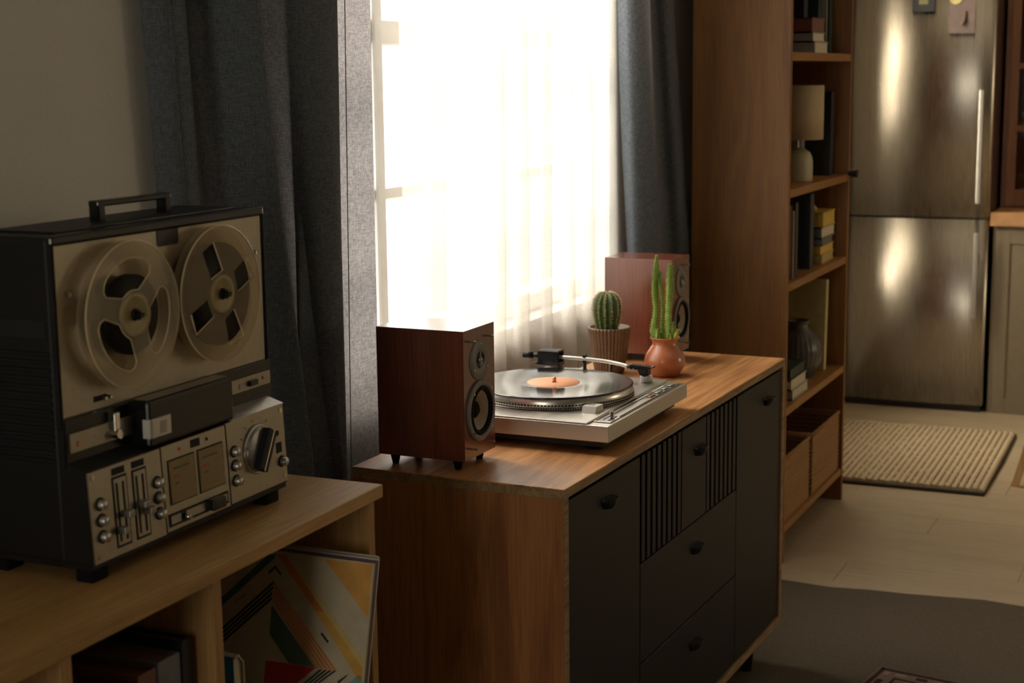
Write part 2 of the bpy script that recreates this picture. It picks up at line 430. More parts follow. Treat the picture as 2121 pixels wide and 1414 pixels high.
# ------------------------------------------------------------------ curtains
def curtain_mesh(prof, z_top, z_bot, sub, nz, thick, wob=0., seed=1):
    """prof = (x at z 1.5, x at z .8, y): a hanging cloth whose folds widen downwards"""
    rnd = random.Random(seed)
    P = catmull([(a, b, y) for a, b, y in prof], sub)
    ph = [rnd.uniform(0, 6.28) for _ in range(4)]
    bm = bmesh.new(); rows = []
    for j in range(nz+1):
        z = z_bot + (z_top-z_bot)*j/nz
        t = (1.5-max(z, .55))/.7
        row = []
        for i, (a, b, y) in enumerate(P):
            xx = a + (b-a)*t
            yy = y + wob*math.sin(z*3.1+ph[0]+i*.22)*.6 + wob*math.sin(z*7.3+ph[1]+i*.5)*.25
            xx += wob*math.sin(z*4.3+ph[2]+i*.31)*.5
            row.append(bm.verts.new((xx, min(yy, Y1-.012), z)))
        rows.append(row)
    for A, B in zip(rows, rows[1:]):
        for i in range(len(A)-1):
            f = bm.faces.new((A[i], A[i+1], B[i+1], B[i])); f.smooth = True
    me = bpy.data.meshes.new('cloth'); bm.to_mesh(me); bm.free()
    return me
def curtain(name, label, me, mat, thick):
    o = bpy.data.objects.new(name, me); COL.objects.link(o); me.materials.append(MATS[mat])
    if thick:
        s = o.modifiers.new('thickness', 'SOLIDIFY'); s.thickness = thick; s.offset = 0
    return tag(o, label, 'curtain')
PL = [(1.8847,1.9222,1.44),(1.8971,1.9451,1.418),(1.9253,1.97,1.405),(1.9474,1.9864,1.410),(1.950,1.990,1.432),(1.975,2.02,1.446),(2.012,2.072,1.444),(2.0196,2.0893,1.425),(2.032,2.1205,1.39),(2.0526,2.1519,1.352),(2.066,2.167,1.362),(2.075,2.18,1.41),(2.12,2.23,1.435),(2.172,2.280,1.422),(2.1889,2.288,1.385),(2.2442,2.2916,1.372),(2.310,2.300,1.374),(2.3350,2.322,1.379),(2.318,2.305,1.389),(2.26,2.245,1.394),(2.235,2.215,1.405),(2.26,2.245,1.416),(2.3871,2.3671,1.414),(2.4441,2.4285,1.418),(2.5145,2.5078,1.418)]
cl = curtain('curtain', 'heavy grey-blue linen curtain behind the tape recorder, left of the window', curtain_mesh(PL, 2.42, .03, 7, 40, 0, .004, 3), 'linen_blue', .0)
def seam(P3, parent, pm=(0,0)):
    pts = [(P3[0]+(P3[1]-P3[0])*((1.5-max(z,.55))/.7), P3[2]-.0015, z) for z in [2.4-.12*k for k in range(20)]]
    MB().tube(pts, .0009, 5).build('hem_seam', 'linen_blue', parent)
seam((2.4180,2.3980,1.4140), cl); seam((1.912,1.958,1.4095), cl)
PR = [(3.812,3.884,1.43),(3.785,3.858,1.398),(3.806,3.890,1.374),(3.8587,3.9553,1.362),(3.985,4.10,1.405),(4.060,4.20,1.42),(4.088,4.2452,1.39),(4.2354,4.40,1.42)]
curtain('curtain', 'heavy grey-blue linen curtain behind the far speaker, beside the bookcase', curtain_mesh(PR, 2.42, .03, 8, 40, 0, .004, 5), 'linen_blue', .0)
# sheer: single cloth with S-shaped overlaps
SP = [(2.657,1.4375),(2.675,1.435),(2.72,1.428),(2.79,1.418),(2.815,1.43),(2.775,1.438),(2.755,1.445),(2.80,1.448),(2.86,1.44),(2.885,1.432),(2.95,1.436),(3.02,1.43),(3.08,1.42),(3.10,1.432),(3.06,1.44),(3.05,1.447),(3.10,1.447),
      (3.17,1.43),(3.20,1.418),(3.225,1.428),(3.185,1.438),(3.18,1.446),(3.23,1.447),(3.30,1.435),(3.345,1.42),(3.36,1.432),(3.33,1.442),(3.36,1.448),(3.42,1.44),(3.475,1.42),(3.50,1.43),(3.46,1.44),(3.47,1.447),(3.53,1.443),(3.60,1.42),(3.62,1.432),(3.585,1.441),(3.60,1.447),(3.66,1.44),(3.70,1.432),(3.74,1.442),(3.79,1.440),(3.85,1.446),(3.90,1.447)]
SPp = [(xx+(xx-3.2)*-.015, xx+(xx-3.2)*.012, yy) for xx, yy in SP]
sh = curtain('sheer_curtain', 'white see-through voile curtain hanging across the bright window', curtain_mesh(SPp, 2.42, .05, 4, 44, 0, .003, 11), 'sheer_voile', 0)
MB().tube([(2.653,1.4375,.05),(2.659,1.4375,1.2),(2.664,1.4375,2.42)], .0008, 5).build('hem_seam', 'sheer_voile', sh)
rod = MB().tube([(1.6,1.40,2.45),(4.6,1.40,2.45)], .012, 12)
for xx in (1.7, 3.2, 4.5): rod.box((xx-.01,1.40,2.44), (xx+.01,Y1,2.46))
tag(rod.build('curtain_rod', 'handle_black'), 'black metal curtain rod above the window', 'curtain rod')

# ------------------------------------------------------------------ carpets
edge = [(4.125+.012*math.sin(k*.9)+.006*math.sin(k*2.3), Y1-.03-k*.10) for k in range(58)]
edge = [(x-.0+.07*max(0,(1.1-y))*.5, y) for x, y in edge if y > Y0+.1]
cp = MB().prism([(X0+.1, Y1-.03)] + edge + [(X0+.1, edge[-1][1])], 'z', 0, .007)
tag(cp.build('carpet', 'carpet_pile'), 'dark grey-brown low pile carpet under the black-fronted dresser', 'carpet')
pr_ = thing('patterned_rug', 'pinkish oriental rug with dark red border at the lower right', 'rug', (3.45,.70,.007), -.16)
MB().box((-1.4,-1.0,0), (.115,.005,.005), .002).build('field', 'rug_pink', pr_)
for k, ins in enumerate((.004, .05)):
    b = MB()
    w = .010 if k == 0 else .006
    b.box((-1.4+ins,-.0-ins-w,.005), (.115-ins,-.0-ins,.006)); b.box((.115-ins-w,-1.0+ins,.005), (.115-ins,-ins,.006))
    b.build('border_band', 'rug_maroon', pr_)
for k in range(14):
    xx = .085-k*.055
    MB().box((xx-.016,-.034,.005), (xx+.010,-.020,.006)).build('motif', 'rug_maroon' if k % 2 else 'brown_glaze', pr_)
for k in range(12):
    yy = -.06-k*.05
    MB().box((.077,yy-.012,.005), (.092,yy+.014,.006)).build('motif', 'rug_maroon' if k % 2 else 'brown_glaze', pr_)
kr = thing('woven_rug', 'cream braided rug with dark edging lying in front of the fridge', 'rug', (5.262,.685,0), .012)
RL, RW, NS = .915, .66, 30
pts = [(RL*k/56, 0, .009) for k in range(57)]
sm = MB().tube(pts, [.0126+.0012*math.cos(k*PI) for k in range(57)], 6).build('braid_strand', 'rug_cream', kr)
sm.location = (0, .011, 0)
for k in range(1, NS):
    o = link('braid_strand', sm.data, kr, (.008*(k % 2), .011+k*RW/NS, 0))
fk = MB()
for k in range(NS-1):
    for q in range(44):
        if random.random() < .82:
            xx = .012+q*.0205+.008*(k % 2)
            fk.box((xx-.0042,.022+k*RW/NS-.0028,.010), (xx+.0042,.022+k*RW/NS+.0028,.0178), .0008)
tag(fk.build('dark_flecks', 'rug_fleck', kr), kind='stuff')
MB().box((.01,.006,0), (RL-.005,RW-.01,.006)).build('backing', 'rug_dark', kr)
MB().tube([(-.008,.0,.006),(RL*.5,-.004,.006),(RL+.01,.0,.006),(RL+.014,RW*.5,.006),(RL+.01,RW,.006),(-.008,RW,.006)], .006, 6, closed=True).build('edge_cord', 'rug_dark', kr)

# ------------------------------------------------------------------ dresser
DX, DY, DL, DD, DT, DB = 2.2404, .9328, 1.2715, .392, .7428, .110
TH = .0165
dr = thing('dresser', 'oak dresser with black doors and drawers below the window', 'dresser', (DX,DY,0), -.0184)
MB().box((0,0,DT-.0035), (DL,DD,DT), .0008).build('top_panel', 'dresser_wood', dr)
e = MB().box((.0005,.0003,DT-TH), (DL-.0005,DD,DT-.0035)); e.build('top_edge', 'edge_ply', dr)
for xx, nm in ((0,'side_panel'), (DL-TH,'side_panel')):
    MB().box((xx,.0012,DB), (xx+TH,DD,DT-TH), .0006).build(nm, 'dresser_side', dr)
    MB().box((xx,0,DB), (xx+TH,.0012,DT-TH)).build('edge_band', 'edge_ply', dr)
MB().box((TH,0,DB), (DL-TH,DD,DB+TH), .0006).build('bottom_panel', 'edge_ply', dr)
MB().box((TH,DD-.01,DB+TH), (DL-TH,DD-.004,DT-TH)).build('back_panel', 'dark_back', dr)
MB().box((TH,.030,DB+TH), (DL-TH,.036,DT-TH)).build('inner_carcass', 'groove_black', dr)
def pull(parent, x, z, y):
    """black half-cup pull: flat lid on top, lip curving out and down"""
    mb = MB(); w, d, h = .022, .020, .009
    n = 10; top, bot = [], []
    bm = mb.bm
    arc = [(x+w*math.cos(PI*k/n), y-d*math.sin(PI*k/n)) for k in range(n+1)]
    T = [bm.verts.new((a, b, z+.009)) for a, b in arc]; T2 = [bm.verts.new((a, b, z+.006)) for a, b in arc]
    B = [bm.verts.new((x+(a-x)*.62, y+(b-y)*.55, z-h)) for a, b in arc]
    bm.faces.new(T)
    for A, C in ((T,T2),(T2,B)):
        for k in range(n): bm.faces.new((A[k], C[k], C[k+1], A[k+1])).smooth = C is B
    bm.faces.new(B[::-1]); bm.faces.new((T[0], T[-1], T2[-1], T2[0])); bm.faces.new((T2[0], T2[-1], B[-1], B[0]))
    return mb.build('handle', 'handle_black', parent)
FZ0, FZ1 = DB+TH+.002, DT-TH-.007
F0, F1, FD = .004, .021, .002      # fronts sit just inside the carcass
def front(name, xa, xb, za, zb): return MB().box((xa+.0014,F0,za+.0014), (xb-.0014,F1,zb-.0014), .0012).build(name, 'front_black', dr)
S1, S2 = .3475, .920
d1 = front('door', TH+.001, S1, FZ0, FZ1); pull(d1, .188, .675, F0)
d2 = front('door', S2, DL-TH-.001, FZ0, FZ1); pull(d2, 1.138, .668, F0)
ZA, ZB = .518, .327
w3 = front('drawer', S1, S2, FZ0, ZB); pull(w3, .6435, .267, F0)
w2 = front('drawer', S1, S2, ZB, ZA); pull(w2, .648, .4645, F0)
dw = MB().box((S1+.0014,F0+.010,ZA+.0014), (S2-.0014,F1,FZ1-.0014)).build('drawer', 'groove_black', dr)
MB().box((.572,F0,ZA+.0014), (.716,F0+.0102,FZ1-.0014), .001).build('plain_field', 'front_black', dw)
def slats(xa, xb, n):
    st = (xb-xa)/n
    me = None
    for k in range(n):
        o = MB().box((0,F0,ZA+.0014), (st*.64,F0+.0102,FZ1-.0014), .0012).build('slat', 'front_black', dw) if me is None else link('slat', me, dw)
        me = o.data; o.location = (xa+st*k+st*.18, 0, 0)
slats(S1+.003, .572, 8); slats(.716, S2-.003, 7)
pull(dw, .667, .660, F0)
for xx in (.075, DL-.075):
    for yy in (.06, DD-.05):
        MB().lathe([(0,.0075-DB+DB),(.013,.0075),(.021,DB),(0,DB)], (xx,yy,0), 'z', 16).build('leg', 'handle_black', dr)

# ------------------------------------------------------------------ speakers
def speaker(name, label, loc, rz):
    W, D, H, FZ = .117, .163, .2185, .018
    s = thing(name, label, 'speaker', loc, rz, 'pair of bookshelf speakers')
    bme = plate2d(rect(0,FZ,W,FZ+H), [circle(.0515*.86, 48, (W*.5,FZ+.0765)), circle(.0345*.42, 32, (W*.5,FZ+.1625))], .0215)
    bme.transform(Matrix(((1,0,0,0),(0,0,-1,.01075),(0,1,0,0),(0,0,0,1))))
    cbx = MB(); cbx.bm.from_mesh(bme); bpy.data.meshes.remove(bme)
    cbx.box((0,.0215,FZ), (W,D,FZ+H)); cbx.build('cabinet', 'mahogany', s)
    for xx in (.018, W-.018):
        for yy in (.022, D-.022): MB().lathe([(0,0),(.0055,0),(.0095,FZ),(0,FZ)], (xx,yy,0), 'z', 14).build('foot', 'rubber', s)
    cx = W*.50
    # woofer: ring, surround, cone, cap (axis y, facing -y)
    zc = FZ+.0765; R = .0515
    wf = MB().lathe([(R*.80,0),(R,0),(R,-.004),(R*.93,-.006),(R*.82,-.0045),(R*.80,-.002)], (cx,0,zc), 'y', 48).build('woofer', 'driver_grey', s)
    MB().lathe([(R*.82,-.002),(R*.78,-.0058),(R*.70,-.0058),(R*.655,-.001),(R*.64,.004)], (cx,0,zc), 'y', 48).build('surround', 'rubber', wf)
    MB().lathe([(R*.665,-.0002),(R*.30,.0165)], (cx,0,zc), 'y', 40).build('cone', 'cone_tan', wf)
    MB().lathe([(R*.32,.016),(R*.27,.008),(R*.15,.0035),(0,.002)], (cx,0,zc), 'y', 32).build('dust_cap', 'rubber', wf)
    # well behind the cone so that the baffle does not show through
    zt = FZ+.1625; r = .0345
    tw = MB().lathe([(r*.36,.0),(r*.45,-.0028),(r*.97,-.0028),(r,-.0015),(r,0)], (cx,0,zt), 'y', 40).build('tweeter', 'driver_grey', s)
    MB().lathe([(r*.40,-.0028),(r*.33,-.0015),(r*.28,-.001),(0,-.001)], (cx,0,zt), 'y', 28).build('horn', 'black_gloss', tw)
    MB().lathe([(r*.16,-.001),(r*.15,-.004),(r*.08,-.0055),(0,-.006)], (cx,0,zt), 'y', 20).build('dome', 'silver_dark', tw)
    MB().box((cx-.0012,-.0035,zt-r*.4), (cx+.0012,-.0025,zt+r*.4)).build('guard', 'driver_grey', tw)
    for k in range(4):
        a = PI/4+k*PI/2
        MB().cyl((cx+R*.91*math.cos(a), -.0055, zc+R*.91*math.sin(a)), .0022, -.0016, 'y', 10).build('screw', 'chrome', wf)
    for a in (PI/2, PI*7/6, PI*11/6):
        MB().cyl((cx+r*.80*math.cos(a), -.0025, zt+r*.80*math.sin(a)), .002, -.0016, 'y', 10).build('screw', 'chrome', tw)
    for xx in (cx-.033, cx+.033):
        for zz in (FZ+.198, FZ+.0165):
            MB().cyl((xx,.0,zz), .0016, -.008, 'y', 8).cyl((xx,-.008,zz), .0022, -.003, 'y', 8).build('grille_pin', 'silver_dark', s)
    return s
speaker('bookshelf_speaker', 'near dark mahogany speaker standing on the dresser beside the turntable', (2.2815,1.1275,DT), -.006)
speaker('bookshelf_speaker', 'far reddish mahogany speaker standing behind the two potted cacti', (3.352,1.130,DT), -.012)

# ------------------------------------------------------------------ turntable
TX, TY = 2.481, .9501
tt = thing('turntable', 'silver turntable with white tonearm on the dresser', 'turntable', (TX,TY,DT), -.0067)
TW, TD, PZ0, PZ1 = .4235, .352, .0215, .054
MB().box((0,0,PZ0), (TW,TD,PZ1-.0035), .0015, 2).build('plinth', 'plinth_silver', tt)
MB().box((.002,.040,PZ1-.0035), (TW-.002,TD-.002,PZ1), .0012).build('deck_plate', 'plinth_silver', tt)
MB().box((.018,.016,.009), (TW-.03,TD-.016,PZ0)).build('underbody', 'black_plastic', tt)
for xx in (.05, TW-.06):
    for yy in (.045, TD-.05): MB().cyl((xx,yy,0), .020, .010, 'z', 24, .002).build('foot', 'rubber', tt)
# control strip along the front edge
cs = MB().box((.026,.006,PZ1-.0035), (.412,.0385,PZ1-.0012), .0008).build('control_strip', 'plinth_silver', tt)
MB().box((.030,.0330,PZ1-.0016), (.405,.0358,PZ1-.0006)).build('groove', 'groove_black', cs)
MB().box((.040,.0245,PZ1-.0016), (.300,.0262,PZ1-.0006)).build('groove', 'groove_black', cs)
MB().box((.075,.0065,PZ1-.0016), (.398,.0088,PZ1-.0006)).build('groove', 'groove_black', cs)
MB().box((.285,.0255,PZ1-.0014), (.405,.0325,PZ1-.0006)).build('dark_window', 'silver_dark', cs)
MB().box((.305,.0268,PZ1-.0007), (.365,.0312,PZ1-.0002)).build('scale_label', 'white_metal', cs)
for k, xx in enumerate((.262, .300, .338, .374)):
    b = MB().box((xx-.012,.0115,PZ1-.0014), (xx+.014,.0215,PZ1-.0004), .0004).build('button_well', 'groove_black', cs)
    MB().box((xx-.010,.013,PZ1-.0008), (xx+.009,.0205,PZ1+.0012), .0008).build('button', 'copper' if k == 0 else 'silver', b)
MB().box((.036,.0115,PZ1-.0014), (.075,.0165,PZ1-.0008)).build('slider_slot', 'groove_black', cs)
MB().box((.050,.0115,PZ1-.001), (.0575,.0172,PZ1+.0125), .0012).build('slider_knob', 'chrome', cs)
# platter with two rows of strobe dots
PX, PY = 2.6885-TX, 1.1402-TY
pl = MB().lathe([(0,PZ1+.0005),(.148,PZ1+.0005),(.1492,PZ1+.002),(.1492,PZ1+.0125),(.1472,PZ1+.0215),(.146,PZ1+.0225),(0,PZ1+.0225)], (PX,PY,0), 'z', 128).build('platter', 'platter_metal', tt)
dots = MB()
for row, (zz, n, s) in enumerate(((PZ1+.0040, 208, .0013), (PZ1+.0090, 150, .0020))):
    for k in range(n):
        a = 2*PI*k/n; c, si = math.cos(a), math.sin(a)
        mt = Matrix(((c,-si,0,PX+c*.1493),(si,c,0,PY+si*.1493),(0,0,1,zz),(0,0,0,1)))
        dots.box((-.0006,-s,-.0013), (.0003,s,.0013), mat=mt)
tag(dots.build('strobe_dots', 'groove_black', pl), kind='stuff')
MB().lathe([(0,PZ1+.0225),(.0035,PZ1+.0225),(.0035,PZ1+.031),(.002,PZ1+.0335),(0,PZ1+.034)], (PX,PY,0), 'z', 16).build('spindle', 'copper', tt)
# strobe housing at the platter edge
sx, sy = 2.574-TX, 1.018-TY
MB().prism([(sx-.020,PZ1),(sx+.020,PZ1),(sx+.018,PZ1+.011),(sx-.014,PZ1+.012)], 'y', sy-.014, sy+.012).build('strobe_housing', 'light_silver', tt)
sh_ = MB()
for k in range(2):
    for j in range(2): sh_.box((sx-.006+k*.008,sy-.004+j*.006,PZ1+.0113), (sx-.002+k*.008,sy-.001+j*.006,PZ1+.0121))
sh_.build('speed_mark', 'silver_dark', tt)
# knurled knob
kx, ky = 2.869-TX, 1.022-TY
MB().lathe([(0,PZ1),(.0105,PZ1),(.0118,PZ1+.002),(.0118,PZ1+.012),(.0105,PZ1+.0135),(0,PZ1+.0135)], (kx,ky,0), 'z', 72, fn=lambda a, i: 1+(.035 if math.cos(a*24) > 0 else -.035)).build('knurled_knob', 'light_silver', tt)
MB().cyl((kx-.002,ky,PZ1+.0135), .0042, .008, 'z', 16, .001).build('knob_stem', 'white_metal', tt)
MB().prism([(kx-.035,ky+.008),(kx-.012,ky+.014),(kx-.030,ky+.034)], 'z', PZ1, PZ1+.0006).build('speed_window', 'silver_dark', tt)
# tonearm
ax, ay, az = 2.862-TX, 1.2215-TY, .0925
arm = MB().cyl((ax,ay,PZ1), .017, .016, 'z', 28, .002).cyl((ax,ay,PZ1+.016), .0125, .008, 'z', 24).build('tonearm_base', 'silver', tt)
MB().box((ax-.016,ay-.024,PZ1+.022), (ax+.013,ay+.026,PZ1+.031), .002, 2).build('pivot_plate', 'black_gloss', arm)
cage = MB()
cage.box((ax-.015,ay-.022,PZ1+.030), (ax-.011,ay+.024,PZ1+.052), .0012); cage.box((ax+.009,ay-.022,PZ1+.030), (ax+.013,ay+.024,PZ1+.052), .0012)
cage.box((ax-.015,ay-.022,PZ1+.0485), (ax+.013,ay+.024,PZ1+.0525), .0018)
cage.build('pivot_cage', 'black_plastic', arm)
MB().box((ax-.008,ay-.010,PZ1+.030), (ax+.006,ay+.014,PZ1+.046), .002).build('pivot_block', 'black_gloss', arm)
MB().tube([(ax-.014,ay+.012,PZ1+.030),(ax-.024,ay+.034,PZ1+.027)], .0014, 6).build('lift_lever', 'handle_black', arm)
MB().prism([(ay-.026,PZ1+.002),(ay-.021,PZ1+.002),(ay-.014,PZ1+.026),(ay-.024,PZ1+.026)], 'x', ax-.006, ax+.0).build('cue_bracket', 'black_gloss', arm)
MB().tube([(ax-.001,ay+.022,az),(ax-.001,ay+.040,az+.0005)], .0052, 16).tube([(ax-.001,ay+.040,az+.0005),(ax-.001,ay+.060,az+.001)], .0066, 18).build('counterweight', 'black_plastic', tt)
ap = catmull([(ax-.001,ay-.004,az),(ax-.001,ay-.04,az+.0005),(ax+.002,ay-.085,az-.001),(ax+.003,ay-.12,az-.003),(ax-.001,ay-.150,az-.006),(ax-.004,ay-.166,az-.0085)], 6)
MB().tube(ap, .0037, 14).build('arm_tube', 'white_metal', tt)
hx, hy, hz = ax-.004, ay-.166, az-.0085
hs = MB()
hs.tube([(hx,hy+.002,hz),(hx-.001,hy-.009,hz-.0005)], .0046, 14)
hs.prism([(hy-.006,hz+.005),(hy-.044,hz+.0035),(hy-.046,hz-.0005),(hy-.012,hz-.001),(hy-.008,hz-.004)], 'x', hx-.008, hx+.008)
hs.box((hx-.0075,hy-.020,hz-.004), (hx+.0075,hy-.014,hz)); hs.build('headshell', 'black_plastic', tt)
MB().tube([(hx-.004,hy-.043,hz+.002),(hx-.006,hy-.053,hz+.0025),(hx-.007,hy-.057,hz+.005)], .0018, 6).build('finger_lift', 'black_gloss', tt)
ct = MB().prism([(hy-.020,hz-.0005),(hy-.044,hz-.0005),(hy-.044,hz-.014),(hy-.036,hz-.017),(hy-.026,hz-.014)], 'x', hx-.0075, hx+.0075).build('cartridge', 'black_gloss', tt)
MB().box((hx-.004,hy-.041,hz-.0215), (hx+.004,hy-.033,hz-.0155), .001).build('stylus', 'white_metal', ct)
for q in (-.006, .006): MB().cyl((hx+q*.8,hy-.032,hz+.0035), .0016, .0018, 'z', 8).build('screw', 'copper', ct)
rx_, ry_ = ax+.003, 1.1504-TY
ar = MB().cyl((rx_,ry_,PZ1), .0035, .034, 'z', 12)
ar.box((rx_-.0045,ry_-.003,PZ1+.032), (rx_-.003,ry_+.003,PZ1+.046)); ar.box((rx_+.0045,ry_-.003,PZ1+.032), (rx_+.006,ry_+.003,PZ1+.046)); ar.box((rx_-.0045,ry_-.003,PZ1+.031), (rx_+.006,ry_+.003,PZ1+.0335))
ar.build('arm_rest', 'handle_black', tt)
MB().lathe([(0,PZ1),(.006,PZ1),(.0035,PZ1+.012),(.003,PZ1+.028),(0,PZ1+.029)], (ax+.014,1.099-TY,0), 'z', 14).build('lift_post', 'handle_black', tt)
# record on the platter
rz0 = DT+PZ1+.0225
rec = thing('vinyl_record', 'black vinyl record with peach label on the turntable platter', 'record', (2.6885,1.1402,rz0))
MB().lathe([(0,0),(.1465,0),(.1485,-.0014),(.1502,-.0006),(.1505,.0006),(.149,.0018),(.146,.0016),(.064,.0016),(.0625,.0013),(.051,.0013),(0,.0013)], (0,0,0), 'z', 128).build('disc', 'vinyl', rec)
MB().lathe([(.0036,.0017),(.05,.0017),(.0502,.0013)], (0,0,0), 'z', 64).build('center_label', 'record_label', rec)

# ------------------------------------------------------------------ potted cacti
p1 = thing('potted_cactus', 'round ribbed cactus in a fluted brown pot', 'plant', (3.205,1.225,DT), 0, 'potted cacti on the dresser')
PH = .102
rib = lambda a, i: 1 + .042*math.cos(a*34)*(1 if 0 < i < 7 else 0)
MB().lathe([(0,0),(.030,0),(.0315,.003),(.036,.030),(.0415,.065),(.0455,PH-.006),(.0465,PH-.004),(.0465,PH),(.0425,PH),(.0415,PH-.012),(0,PH-.012)], (0,0,0), 'z', 170, fn=rib).build('pot', 'brown_glaze', p1)
MB().lathe([(0,PH-.010),(.028,PH-.010),(.0425,PH-.013)], (0,0,0), 'z', 24, fn=lambda a, i: 1+.02*math.sin(5*a)).build('soil', 'soil', p1)
NR = 13
cb = thing_rot = (-.006, .004)
prof = [(0,-.008),(.016,-.006),(.0225,.012),(.0275,.036),(.0285,.054),(.0252,.071),(.0175,.082),(.008,.086),(0,.0845)]
cprof = catmull(prof, 4)
bodyfn = lambda a, i: 1 + .085*math.cos(a*NR)
bx_, by_, bz_ = -.004, .004, PH-.010
cbd = MB().lathe([(max(r,0),h) for r, h in cprof], (bx_,by_,bz_), 'z', NR*8, fn=bodyfn).build('cactus_body', 'cactus_green', p1)
sp = MB()
rs = random.Random(2)
for k in range(NR):
    a = 2*PI*k/NR
    for j in range(2, len(cprof)-2, 1):
        r, h = cprof[j]
        if r < .004: continue
        p = Vector((bx_+r*1.085*math.cos(a), by_+r*1.085*math.sin(a), bz_+h))
        for q in range(5):
            d = Vector((math.cos(a)+rs.uniform(-.9,.9), math.sin(a)+rs.uniform(-.9,.9), rs.uniform(-.7,.9))).normalized()
            sp.tube([p, p+d*.0052], [.00055,.00012], 3, cap=False)
tag(sp.build('spines', 'spine', cbd), kind='stuff')
p2 = thing('potted_cactus', 'tall thin cacti in a glossy terracotta pot', 'plant', (3.215,1.100,DT), 0, 'potted cacti on the dresser')
tp = catmull([(.001,0),(.026,0),(.036,.010),(.0445,.026),(.0425,.044),(.033,.060),(.0272,.069),(.0275,.076),(.0325,.0835),(.0312,.0845),(.0262,.077),(.0255,.070),(.001,.069)], 4)
MB().lathe(tp, (0,0,0), 'z', 48).build('pot', 'terracotta', p2)
MB().lathe([(0,.073),(.0262,.071)], (0,0,0), 'z', 20).build('soil', 'soil', p2)
def stem(base, pts, rads, mat, seed, flat=.55):
    rs = random.Random(seed)
    P = catmull([(*p, r) for p, r in zip(pts, rads)], 7)
    mb = MB(base and (0,0,0))
    bm = mb.bm; rings = []; n = 10
    for i, (x, y, z, r) in enumerate(P):
        w = 1+.10*math.sin(i*1.9+seed)
        tw = seed+i*.05
        ring = []
        for k in range(n):
            a = 2*PI*k/n
            rr = r*w*(1.0 if k % 2 == 0 else .78)
            u, v = rr*math.cos(a), rr*flat*math.sin(a)
            ring.append(bm.verts.new((base[0]+x+u*math.cos(tw)-v*math.sin(tw), base[1]+y+u*math.sin(tw)+v*math.cos(tw), base[2]+z)))
        rings.append(ring)
    for A, B in zip(rings, rings[1:]):
        for k in range(n): bm.faces.new((A[k], A[(k+1)%n], B[(k+1)%n], B[k])).smooth = True
    bm.faces.new(rings[-1]); 
    st = mb.build('cactus_stem', mat, p2)
    th = MB()
    for i in range(2, len(rings)-1):
        for k in range(0, n, 2):
            c = rings[i][k].co if False else None
    for i, (x, y, z, r) in enumerate(P[1:]):
        tw = seed+(i+1)*.05
        for k in range(0, 10, 5 if flat < .5 else 2):
            a = 2*PI*k/10
            u, v = r*math.cos(a), r*flat*math.sin(a)
            d = Vector((u*math.cos(tw)-v*math.sin(tw), u*math.sin(tw)+v*math.cos(tw), 0))
            p = Vector((base[0]+x, base[1]+y, base[2]+z)) + d
            d.normalize(); d.z = rs.uniform(0,.5)
            th.tube([p-d*.0004, p+d*.0028], [.0011,.0003], 4, cap=False)
    tag(th.build('thorns', 'cactus_light', st), kind='stuff')
B0 = (0,0,.070)
# image left = +y here
stem(B0, [(-.004,.019,0),(-.002,.0245,.028),(.0,.0205,.072),(0,.0235,.115),(-.001,.0205,.160),(0,.0200,.192)], [.0055,.0082,.0062,.0080,.0082,.0024], 'cactus_light', 1.4)
stem(B0, [(.004,.0065,0),(.003,.008,.045),(.003,.0075,.09),(.003,.0125,.125),(.002,.019,.152)], [.0055,.0050,.0046,.0046,.002], 'cactus_light', 2.3, .6)
stem(B0, [(.006,.011,.11),(.006,.0125,.135),(.006,.0135,.158)], [.003,.0038,.0018], 'cactus_light', .7, .6)
stem(B0, [(.0,-.008,0),(.001,-.007,.04),(.0,-.009,.085),(0,-.011,.125),(0,-.012,.160),(0,-.0125,.174)], [.0075,.0082,.0072,.0088,.0085,.003], 'cactus_light', 1.1)
stem(B0, [(-.008,.0135,0),(-.009,.0145,.015),(-.009,.0150,.032)], [.0075,.0080,.0025], 'cactus_light', .4, .6)
stem(B0, [(.003,-.016,0),(.003,-.017,.025),(.003,-.0165,.048)], [.005,.0058,.0022], 'cactus_light', 2.0, .7)
stem(B0, [(-.008,-.013,0),(-.008,-.0135,.012),(-.008,-.0125,.022)], [.0045,.0045,.002], 'cactus_yellow', 1.2, .7)
stem(B0, [(-.002,-.0215,0),(-.002,-.025,.016),(-.002,-.032,.033)], [.0035,.0052,.002], 'cactus_yellow', 1.5, .7)

# ------------------------------------------------------------------ low shelf unit on the left
LZ, LX, LYF, LYB = .8219, 1.9007, 1.0700, 1.349
lb = thing('low_shelf_unit', 'oak open shelf unit carrying the tape recorder', 'shelf', (LX,LYF,0), .006)
LLX = -1.75
MB().box((LLX,0,LZ-.019), (0,LYB-LYF,LZ), .0012).build('top_board', 'oak_top', lb)
for xa in (-.030, -.4085, -.681, -1.05, -1.40, LLX+.002):
    MB().box((xa,.008,.05), (xa+.018,LYB-LYF-.01,LZ-.019), .0008).build('upright', 'oak_upright', lb)
MB().box((LLX+.02,LYB-LYF-.006,.05), (-.012,LYB-LYF-.001,LZ-.019)).build('back_panel', 'dark_back', lb)
for zz in (.05, .415): 
    for xa, xb in ((-.3905,-.030),(-.663,-.4085),(-1.032,-.681)):
        MB().box((xa,.010,zz), (xb,LYB-LYF-.012,zz+.018), .0008).build('shelf', 'oak_top', lb)
MB().box((LLX+.03,.03,.008), (-.03,LYB-LYF-.03,.05)).build('plinth', 'dark_back', lb)

